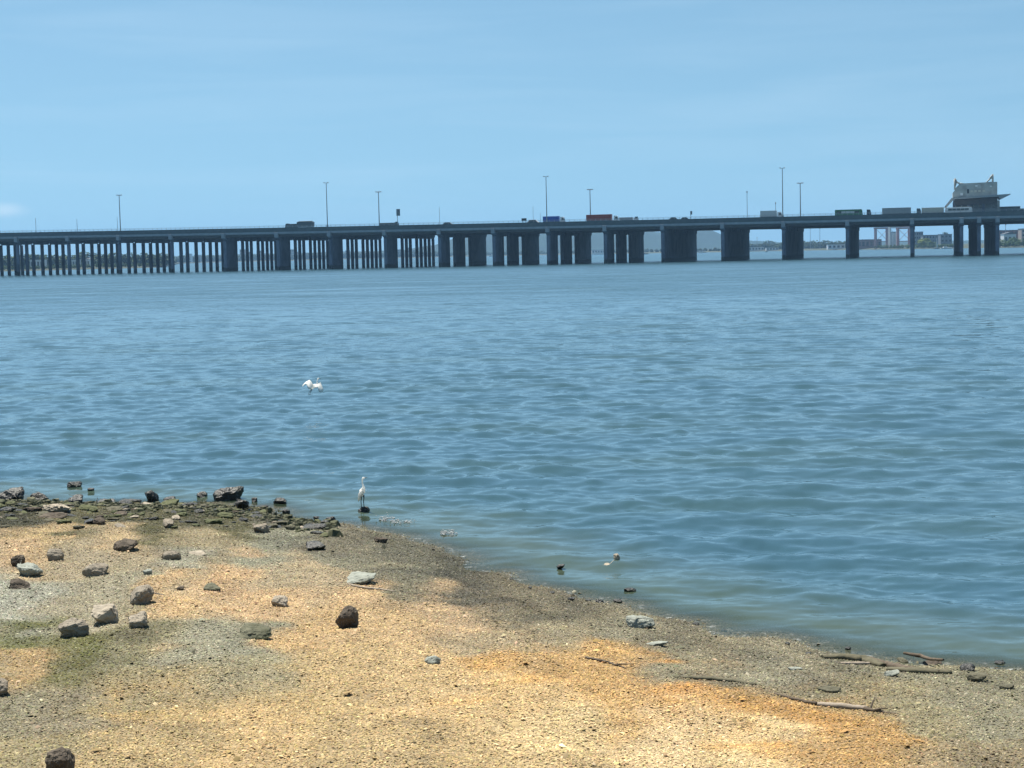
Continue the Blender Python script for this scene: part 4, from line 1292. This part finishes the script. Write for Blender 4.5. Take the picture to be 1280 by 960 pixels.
rock(406, 656, 10, 6.2, 'wet', 'small black stone on the wet shells below the low stones', group=WG, sink=.06)

BG = 'loose stones on the shell beach'
rock(124, 656, 17, 9, 'dark', 'small dark stone in the green rubble band', group=BG)
rock(217, 660, 25, 13, 'grey', 'mid grey stone at the lower edge of the green rubble band', group=BG)
rock(325, 666, 24, 14, 'grey', 'grey topped stone right end of the green rubble band', group=BG, flat=.5)
rock(157, 689, 32, 14, 'dark', 'flat topped brown stone alone on pale shells', group=BG, flat=.3)
rock(216, 700, 26, 13, 'grey', 'left stone of a touching pair on grey shells', group=BG)
rock(245, 696, 28, 11, 'pale', 'right paler stone of a touching pair on grey shells', group=BG)
rock(24, 708, 18, 16, 'dark', 'upright brown stone near the left edge', group=BG)
rock(70, 701, 21, 16, 'grey', 'tilted grey stone right of the upright brown one', group=BG)
rock(43, 722, 42, 20, 'slate', 'broad pale slab above a square dark stone at the left', group=BG, flat=.7)
rock(27, 736, 27, 15, 'dark', 'square dark stone in front of the broad pale slab', group=BG, flat=.6)
rock(121, 720, 30, 17, 'grey', 'wedge shaped grey stone with a dark underside', group=BG)
rock(182, 719, 18, 9, 'slate', 'pale half buried stone right of the wedge shaped one', group=BG, sink=.4)
rock(185, 757, 45, 25, 'grey', 'largest grey stone with a sloping top behind three others', group=BG, flat=.5)
rock(135, 780, 41, 25, 'pale', 'pale topped block, middle of the row of three', group=BG, flat=.7)
rock(171, 785, 32, 21, 'pale', 'small block with a bright flat top, right of the row of three', group=BG, flat=.8)
rock(93, 796, 38, 26, 'grey', 'rough pitted grey stone, left of the row of three', group=BG)
rock(320, 799, 44, 19, 'lichen', 'long mossy stone lying in grey shells', group=BG, flat=.3)
rock(350, 758, 21, 14, 'pale', 'small pale stone with a dark right end', group=BG)
rock(435, 786, 31, 31, 'dark', 'tall dark stone standing alone on tan shells', group=BG, flat=0)
rock(395, 688, 25, 11, 'wet', 'black stone alone on the grey green shells', group=BG)
rock(476, 679, 18, 9, 'dark', 'dark brown stone near the wet shell edge below the egret', group=BG, flat=.6)
rock(453, 730, 36, 13, 'slate', 'pale greenish stone lying above a thin pink stick', group=BG, flat=.3)
rock(541, 830, 22, 12, 'slate', 'half buried pale green stone in the middle of the tan shells', group=BG, sink=.35)
rock(798, 785, 41, 19, 'slate', 'large pale flat stone by the water, right of the middle', group=BG, flat=.8, deep=.7)
rock(3, 869, 32, 24, 'grey', 'grey stone cut by the left edge of the picture', group=BG)
rock(76, 968, 37, 36, 'dark', 'dark block at the bottom left edge of the picture', group=BG, flat=.5)
rock(264, 738, 22, 9, 'lichen', 'half buried tan stone right of the largest grey stone', group=BG, sink=.45)
rock(226, 738, 10, 5, 'dark', 'tiny dark stone between the largest grey and the half buried stone', group=BG)

SG = 'rocks in the shallows on the right'
rock(763, 708, 19, 10, 'pale', 'pale stone breaking the water surface, lower of two', group=SG)
rock(771, 702, 15, 11, 'pale', 'pale stone breaking the water surface, upper of two', group=SG)
rock(701, 710, 11, 5, 'wet', 'black rock tip in the water left of the pale stones', group=SG)
rock(787, 740, 17, 5, 'wet', 'low black rock in the shallows behind the large pale flat stone', group=SG)
rock(714, 751, 9, 5, 'wet', 'black pebble on the wet shell edge left of the shallows', group=SG)
rock(749, 754, 11, 6, 'wet', 'wet stone at the shell edge, left of two', group=SG)
rock(772, 754, 12, 6, 'wet', 'wet stone at the shell edge, right of two', group=SG)
rock(661, 736, 9, 4, 'wet', 'black pebble on the dark wet shells in the middle', group=SG)
rock(1122, 829, 22, 9, 'olive', 'rough olive stone among the driftwood at the right waterline', group=SG)
rock(1165, 832, 24, 9, 'dark', 'brown stone among the driftwood at the right waterline', group=SG)
rock(1210, 839, 19, 10, 'wet', 'dark stone at the right end of the driftwood', group=SG)
rock(1250, 830, 20, 6, 'wet', 'dark stone in the water near the right edge', group=SG)
rock(1045, 866, 52, 14, 'olive', 'flat olive slab with a pale spot above the long driftwood stick', group=SG, flat=.9, deep=.5)
rock(1222, 853, 36, 13, 'olive', 'olive flat slab right of the driftwood, larger of two', group=SG, flat=.9, deep=.5)
rock(1262, 862, 28, 8, 'olive', 'olive flat slab near the right edge, smaller of two', group=SG, flat=.9, deep=.5)
rock(1112, 846, 27, 8, 'slate', 'pale flat stone below the driftwood', group=SG, flat=.9, deep=.5)
rock(994, 838, 19, 5, 'slate', 'small pale flat stone left of the driftwood', group=SG, flat=.9, deep=.5)
rock(822, 808, 28, 7, 'slate', 'thin pale slab below the large pale flat stone', group=SG, flat=.9, deep=.5)
rock(846, 811, 24, 5, 'lichen', 'thin greenish slab touching a pale one below the large flat stone', group=SG, flat=.9, deep=.4)
for (x, y, w_) in ((1010, 818, 9), (905, 790, 8), (870, 782, 9), (935, 795, 7), (1085, 820, 8), (690, 742, 7), (640, 725, 6), (1060, 812, 8), (735, 752, 7), (985, 806, 8)):
    rock(x, y, w_, w_ * .45, 'wet', 'small black pebble on the wet edge of the right shore', 'pebble', 'pebble', group='black pebbles on the wet edge')

# rubble band at the left: small stones, individually
rr_ = random.Random(5)
protos = [rock_mesh('rubble_stone', 1, .8, .45, 900 + i, .3) for i in range(8)]
mk = ['wet', 'dark', 'olive', 'moss', 'pale', 'grey']
pm = {}
RL = {'wet': 'small black stone in the dark rubble band at the left waterline', 'dark': 'small brown stone in the dark rubble band at the left waterline', 'olive': 'small olive stone in the dark rubble band at the left waterline',
      'moss': 'small mossy stone in the dark rubble band at the left waterline', 'pale': 'small pale stone in the dark rubble band at the left waterline', 'grey': 'small grey stone in the dark rubble band at the left waterline'}
for k in mk:
    pm[k] = []
    for me in protos:
        m2 = me.copy(); m2.materials.append(RM[k]); pm[k].append(m2)
for i in range(290):
    px = rr_.uniform(-20, 410)
    py = rr_.triangular(624, 663, 634) + max(0, (px - 310)) * .16
    if px > 330 and py < 648: continue
    k = rr_.choices(mk, (8, 2, 5, 8, 2.0, 1.0))[0]
    if 632 < py < 645 and 60 < px < 240 and rr_.random() < .28: k = 'pale'
    p = on_ground(px, py)
    s = rr_.lognormvariate(math.log(.17), .45)
    o = bpy.data.objects.new('rubble_stone', rr_.choice(pm[k])); COL.objects.link(o)
    o.location = (p[0], p[1], max(p[2], -.12) - s * .1); o.scale = (s * rr_.uniform(.9, 1.6), s, s * rr_.uniform(.5, 1.0)); o.rotation_euler = (rr_.uniform(-.2, .2), rr_.uniform(-.2, .2), rr_.uniform(0, 6.28))
    tag(o, RL[k], 'stone', 'small stones of the rubble band, ' + k)

# finer rubble between them
vs_, fs_ = [], []
off = 0
for i in range(1500):
    px = rr_.uniform(-30, 420); py = rr_.triangular(622, 664, 640) + max(0, (px - 310)) * .16
    p = on_plane(px, py, .12)
    z = float(ground_z(p[0], p[1])[0])
    sr = rr_.lognormvariate(math.log(.045), .4)
    for _q in range(1):
        a0 = rr_.uniform(0, 6.28)
        ring = [(p[0] + sr * rr_.uniform(.8, 1.5) * math.cos(a0 + k * 1.257), p[1] + sr * rr_.uniform(.8, 1.5) * math.sin(a0 + k * 1.257), z - .01) for k in range(5)]
        top = [(p[0] + (q[0] - p[0]) * .6, p[1] + (q[1] - p[1]) * .6, z + sr * rr_.uniform(.5, .9)) for q in ring]
        vs_ += ring + top
        for k in range(5): fs_.append((off + k, off + (k + 1) % 5, off + 5 + (k + 1) % 5, off + 5 + k))
        fs_.append((off + 5, off + 6, off + 7, off + 8)); fs_.append((off + 5, off + 8, off + 9, off + 9))
        off += 10
me_ = bpy.data.meshes.new('rubble'); me_.from_pydata(vs_, [], [tuple(dict.fromkeys(f)) for f in fs_]); me_.update()
ru = link_mesh('rubble', me_, RM['olive2']); tag(ru, 'fine dark green rubble filling the band behind the left waterline', 'rubble', kind='stuff')

# ------------------------------------------------------------------ driftwood
M['wood_pale'] = noise_mat('bleached_wood', (.20, .165, .125), (.34, .285, .225), 12, .85, bump=.4)
M['wood_dark'] = noise_mat('dark_wood', (.06, .045, .03), (.13, .10, .07), 10, .85, bump=.4)
M['wood_olive'] = noise_mat('olive_wood', (.065, .06, .036), (.125, .112, .07), 8, .85, bump=.4)


def stick(pts, rads, mat, label, name='driftwood_stick', cat='driftwood', lift=.0, flat=1.0, twigs=()):
    rads = [r * (1.0 if 'branch' in name else .78) for r in rads]
    bm = bmesh.new()
    P = []
    for (x, y) in pts:
        q = on_ground(x, y); P.append(q)
    # resample with small wobble
    fine, fr = [], []
    n = len(P)
    for i in range(n - 1):
        for f in np.linspace(0, 1, 6, endpoint=False):
            fine.append(P[i] * (1 - f) + P[i + 1] * f); fr.append(rads[i] * (1 - f) + rads[i + 1] * f)
    fine.append(P[-1]); fr.append(rads[-1])
    o0 = fine[0].copy()
    pts3 = []
    for i, q in enumerate(fine):
        z = float(ground_z(q[0], q[1])[0]) + fr[i] * flat * .7 + lift
        pts3.append((q[0] - o0[0] + .03 * mnoise.noise((i * .7, 1, len(pts))), q[1] - o0[1] + .05 * mnoise.noise((i * .7, 5, len(pts))), z - o0[2]))
    add_tube(bm, pts3, fr, 8, flat=flat)
    for (i, dx, dy, dz, r0) in twigs:
        b0 = Vector(pts3[min(i, len(pts3) - 1)])
        add_tube(bm, [b0, b0 + Vector((dx * .5, dy * .5, dz * .6)), b0 + Vector((dx, dy, dz))], [r0, r0 * .8, r0 * .4], 6)
    o = from_bm(name, bm, mat); o.location = tuple(o0)
    return tag(o, label, cat)


stick([(435, 731), (455, 736), (475, 737.5), (495, 740)], [.02, .03, .026, .012], M['wood_pale'], 'thin pinkish stick lying below a pale greenish stone')
stick([(731, 823), (745, 826), (760, 829), (783, 836)], [.022, .028, .026, .012], M['wood_dark'], 'thin dark twig on the orange shells', twigs=((14, .25, -.2, .05, .012),))
stick([(838, 846), (860, 848), (890, 850), (915, 852), (944, 856)], [.02, .05, .07, .06, .03], M['wood_olive'], 'olive weathered plank lying on the grey shells', flat=.5)
stick([(968, 868), (995, 876), (1022, 882)], [.02, .03, .035], M['wood_dark'], 'dark left length of the long broken stick on the orange shells')
stick([(1022, 882), (1050, 885), (1085, 888)], [.045, .06, .05], M['wood_pale'], 'bleached middle length of the long broken stick', flat=.8)
stick([(1080, 888.5), (1095, 890), (1120, 893)], [.04, .028, .014], M['wood_dark'], 'dark right end of the long broken stick', twigs=((3, .1, .2, .1, .015), (4, .15, -.15, .06, .015)))
stick([(1028, 823), (1055, 824), (1080, 827), (1105, 834)], [.05, .09, .10, .06], M['wood_olive'], 'broad olive branch at the left of the driftwood pile', flat=.55, name='driftwood_branch')
stick([(1050, 830), (1075, 831), (1090, 830)], [.03, .045, .03], M['wood_pale'], 'short pale branch below the broad olive branch', flat=.6, name='driftwood_branch')
stick([(1084, 824), (1110, 834), (1135, 840), (1175, 842)], [.03, .05, .05, .03], M['wood_dark'], 'dark curved branch in the middle of the driftwood pile', name='driftwood_branch')
stick([(1110, 838), (1145, 841), (1190, 842)], [.06, .09, .05], M['wood_olive'], 'long olive branch at the right of the driftwood pile', flat=.5, name='driftwood_branch')
stick([(1130, 826), (1150, 830), (1180, 835)], [.02, .03, .015], M['wood_dark'], 'thin dark branch on top of the brown stone by the water', lift=.1, name='driftwood_branch')

# ------------------------------------------------------------------ egrets
M['feather'] = noise_mat('white_feathers', (.80, .80, .78), (.90, .90, .88), 20, .75)
fm_nt = M['feather'].node_tree
tl = fm_nt.nodes.new('ShaderNodeBsdfTranslucent'); tl.inputs['Color'].default_value = (.9, .9, .87, 1)
ms = fm_nt.nodes.new('ShaderNodeMixShader'); ms.inputs[0].default_value = .55
fm_nt.links.new(fm_nt.nodes['Principled BSDF'].outputs[0], ms.inputs[1]); fm_nt.links.new(tl.outputs[0], ms.inputs[2])
fm_nt.links.new(ms.outputs[0], fm_nt.nodes['Material Output'].inputs['Surface'])
M['leg_black'] = noise_mat('black_leg', (.02, .02, .02), (.04, .04, .035), 20, .6)
M['beak'] = noise_mat('dark_beak', (.05, .045, .03), (.10, .085, .04), 20, .5)

pb = on_plane(453.5, 634)
perch = rock(455, 641, 16, 8, 'wet', 'small black rock in the water under the standing egret', group=None)
perch.location = (on_plane(455, 640)[0], on_plane(455, 640)[1] + .1, -.08)
for v in perch.data.vertices:
    zz = min(max(v.co.z / max(w_.co.z for w_ in perch.data.vertices[:200]), 0), 1)
    v.co.x *= 1.15 - .5 * zz + .15 * math.sin(9 * v.co.y + 5 * v.co.z); v.co.y *= 1.1 - .4 * zz
perch_top = max((perch.matrix_basis @ v.co).z for v in perch.data.vertices)
ex, ey = perch.location.x - .02, perch.location.y
D = ey
u_ = D / FPX
zf = perch_top - .02
bm = bmesh.new()
HT = z_at(453.5, 596, D) - zf           # standing height
s = HT / .86
# body, neck and head: one loft (bird faces right and slightly towards us)
add_tube(bm, [Vector(p) * s for p in [(-.115, .02, .20), (-.10, .02, .27), (-.065, .01, .36), (-.02, 0, .45), (.012, 0, .515), (.022, 0, .56), (.012, 0, .61), (-.005, 0, .67), (-.012, 0, .73), (-.004, 0, .785), (.018, 0, .822), (.045, 0, .832), (.068, 0, .828)]],
         [s * q for q in [.012, .045, .082, .090, .068, .042, .028, .022, .021, .024, .034, .027, .012]], 12, 0)
# beak
add_tube(bm, [Vector(p) * s for p in [(.055, 0, .832), (.10, 0, .835), (.15, 0, .838)]], [s * .013, s * .009, s * .002], 8, 2)
# folded wings over the back
for sy in (-1, 1):
    add_tube(bm, [Vector(p) * s for p in [(.0, sy * .06, .49), (-.05, sy * .075, .42), (-.10, sy * .06, .30), (-.135, sy * .03, .17)]], [s * .03, s * .042, s * .036, s * .01], 8, 0)
# legs with joints and toes
for sx, lean in ((-.055, -.01), (.005, .015)):
    add_tube(bm, [Vector(p) * s for p in [(sx, lean * 2, .34), (sx + .01, lean * 2, .25), (sx - .005, lean * 2, .16), (sx + .005, lean * 2, .0)]], [s * .028, s * .013, s * .012, s * .009], 8, 1)
    for a in (-.7, 0, .7, 3.14):
        add_tube(bm, [Vector((sx + .005, lean * 2, .012)) * s, Vector((sx + .005 + .06 * math.cos(a), lean * 2 + .06 * math.sin(a), .0)) * s], [s * .007, s * .004], 6, 1)
eg = from_bm('egret', bm, [M['feather'], M['leg_black'], M['beak']])
eg.location = (ex, ey, zf); eg.rotation_euler = (0, 0, R(-12))
tag(eg, 'white egret standing upright on a black rock at the water edge', 'egret')

# flying egret: wings half spread, legs trailing, just above the water
D = 66.0
px_, py_ = 392.5, 482.5
c0 = at_dist(px_, D, z_at(px_, py_, D))
q = D / FPX / 10.67     # metres per crop pixel


def fp(X, Y, y=0.0): return Vector(((X - 360) * q, y, (345 - Y) * q))


bm = bmesh.new()
add_tube(bm, [fp(300, 392, .02), fp(318, 378, .02), fp(340, 358, 0), fp(368, 342, 0), fp(392, 332, 0), fp(402, 318, 0), fp(404, 298, .0), fp(402, 280, .02), fp(408, 262, .02), fp(418, 246, .03), fp(428, 242, .03)],
         [.015, .045, .075, .075, .05, .03, .022, .02, .024, .03, .012], 12, 0)
add_tube(bm, [fp(424, 243, .03), fp(440, 248, .04), fp(458, 254, .05)], [.012, .008, .002], 6, 2)


def wing(pts, chords):
    """airfoil sections from root to tip; each section runs along its chord vector"""
    secs = []
    for p, ch in zip(pts, chords):
        c = Vector((ch[0], ch[1] - abs(ch[2]) * 2.3, ch[2])); t = max(c.length * .06, .008); up = Vector((0, -.7, .7)).normalized()
        prof = [(0, 0), (.12, .9), (.4, 1.0), (.75, .55), (1, .05), (.75, -.1), (.4, -.25), (.12, -.35)]
        secs.append([bm.verts.new(p + c * f + up * t * h) for f, h in prof])
    for a1, b1 in zip(secs[:-1], secs[1:]):
        for i in range(8):
            f = bm.faces.new((a1[i], a1[(i + 1) % 8], b1[(i + 1) % 8], b1[i])); f.smooth = True
    bm.faces.new(secs[0]); bm.faces.new(secs[-1][::-1])


wing([fp(350, 325, 0), fp(328, 290, .03), fp(300, 262, .06), fp(268, 276, .04), fp(235, 300, 0), fp(207, 330, -.03)],
     [fp(330, 375) - fp(350, 325), fp(300, 368) - fp(328, 290), fp(275, 318) - fp(300, 262), fp(248, 316) - fp(268, 276), fp(224, 334) - fp(235, 300), fp(212, 348) - fp(207, 330)])
wing([fp(372, 322, 0), fp(405, 318, .03), fp(440, 298, .06), fp(466, 330, -.02), fp(484, 372, -.12), fp(494, 412, -.22)],
     [fp(372, 362) - fp(372, 322), fp(408, 360) - fp(405, 318), fp(420, 352) - fp(440, 298), fp(428, 380) - fp(466, 330), fp(440, 412) - fp(484, 372), fp(462, 424) - fp(494, 412)])
for X0, X1 in ((312, 288), (326, 306)):
    add_tube(bm, [fp(X0 + 6, 376, .02), fp(X0 - 2, 410, .03), fp(X1, 432, .03), fp(X1 - 4, 452, .03)], [.02, .012, .010, .008], 8, 1)
    for dx in (-10, 2, 12): add_tube(bm, [fp(X1 - 4, 451, .03), fp(X1 - 4 + dx, 461, .03)], [.008, .004], 6, 1)
ef = from_bm('egret', bm, [M['feather'], M['leg_black'], M['beak']])
ef.location = tuple(c0)
tag(ef, 'white egret flying low over the water with wings spread and legs trailing', 'egret')

# ------------------------------------------------------------------ foam where wavelets break on hidden stones
M['foam'] = noise_mat('foam', (.30, .32, .32), (.5, .51, .5), 14, .8, bump=.5)
bm = bmesh.new()
fr_ = random.Random(9)
for (x0, x1, y, hh) in ((475, 492, 650, 1.0), (492, 522, 653, .5), (551, 570, 667, .9)):
    xc_ = [fr_.uniform(x0, x1) for _ in range(4)]
    for k in range(150):
        px = fr_.choice(xc_) + fr_.gauss(0, (x1 - x0) * .12); py = y + fr_.gauss(0, 1.3)
        p = on_plane(px, py)
        r0 = fr_.lognormvariate(math.log(.0085), .35)
        M_ = Matrix.Translation((p[0], p[1], abs(fr_.gauss(0, .035)) * hh)) @ Matrix.Diagonal((r0 * 1.5, r0, r0 * .8, 1))
        bmesh.ops.create_icosphere(bm, subdivisions=1, radius=1.0, matrix=M_)
fo = from_bm('foam', bm, M['foam']); tag(fo, 'white foam of wavelets breaking on hidden stones', 'foam', kind='stuff')

# ------------------------------------------------------------------ haze
HAZE_D = 8.5e-5
bm = bmesh.new(); add_box(bm, (0, 7000, 106), (32000, 15200, 220))
hm, nt, b = new_mat('haze_air')
nt.nodes.remove(b)
pv = nt.nodes.new('ShaderNodeVolumePrincipled')
pv.inputs['Color'].default_value = (.32, .60, .95, 1); pv.inputs['Density'].default_value = HAZE_D; pv.inputs['Anisotropy'].default_value = 0.0
nt.links.new(pv.outputs['Volume'], nt.nodes['Material Output'].inputs['Volume'])
hz = from_bm('haze', bm, hm); hz['kind'] = 'stuff'
hz['label'] = 'thin bluish haze over the strait'; hz['category'] = 'haze'
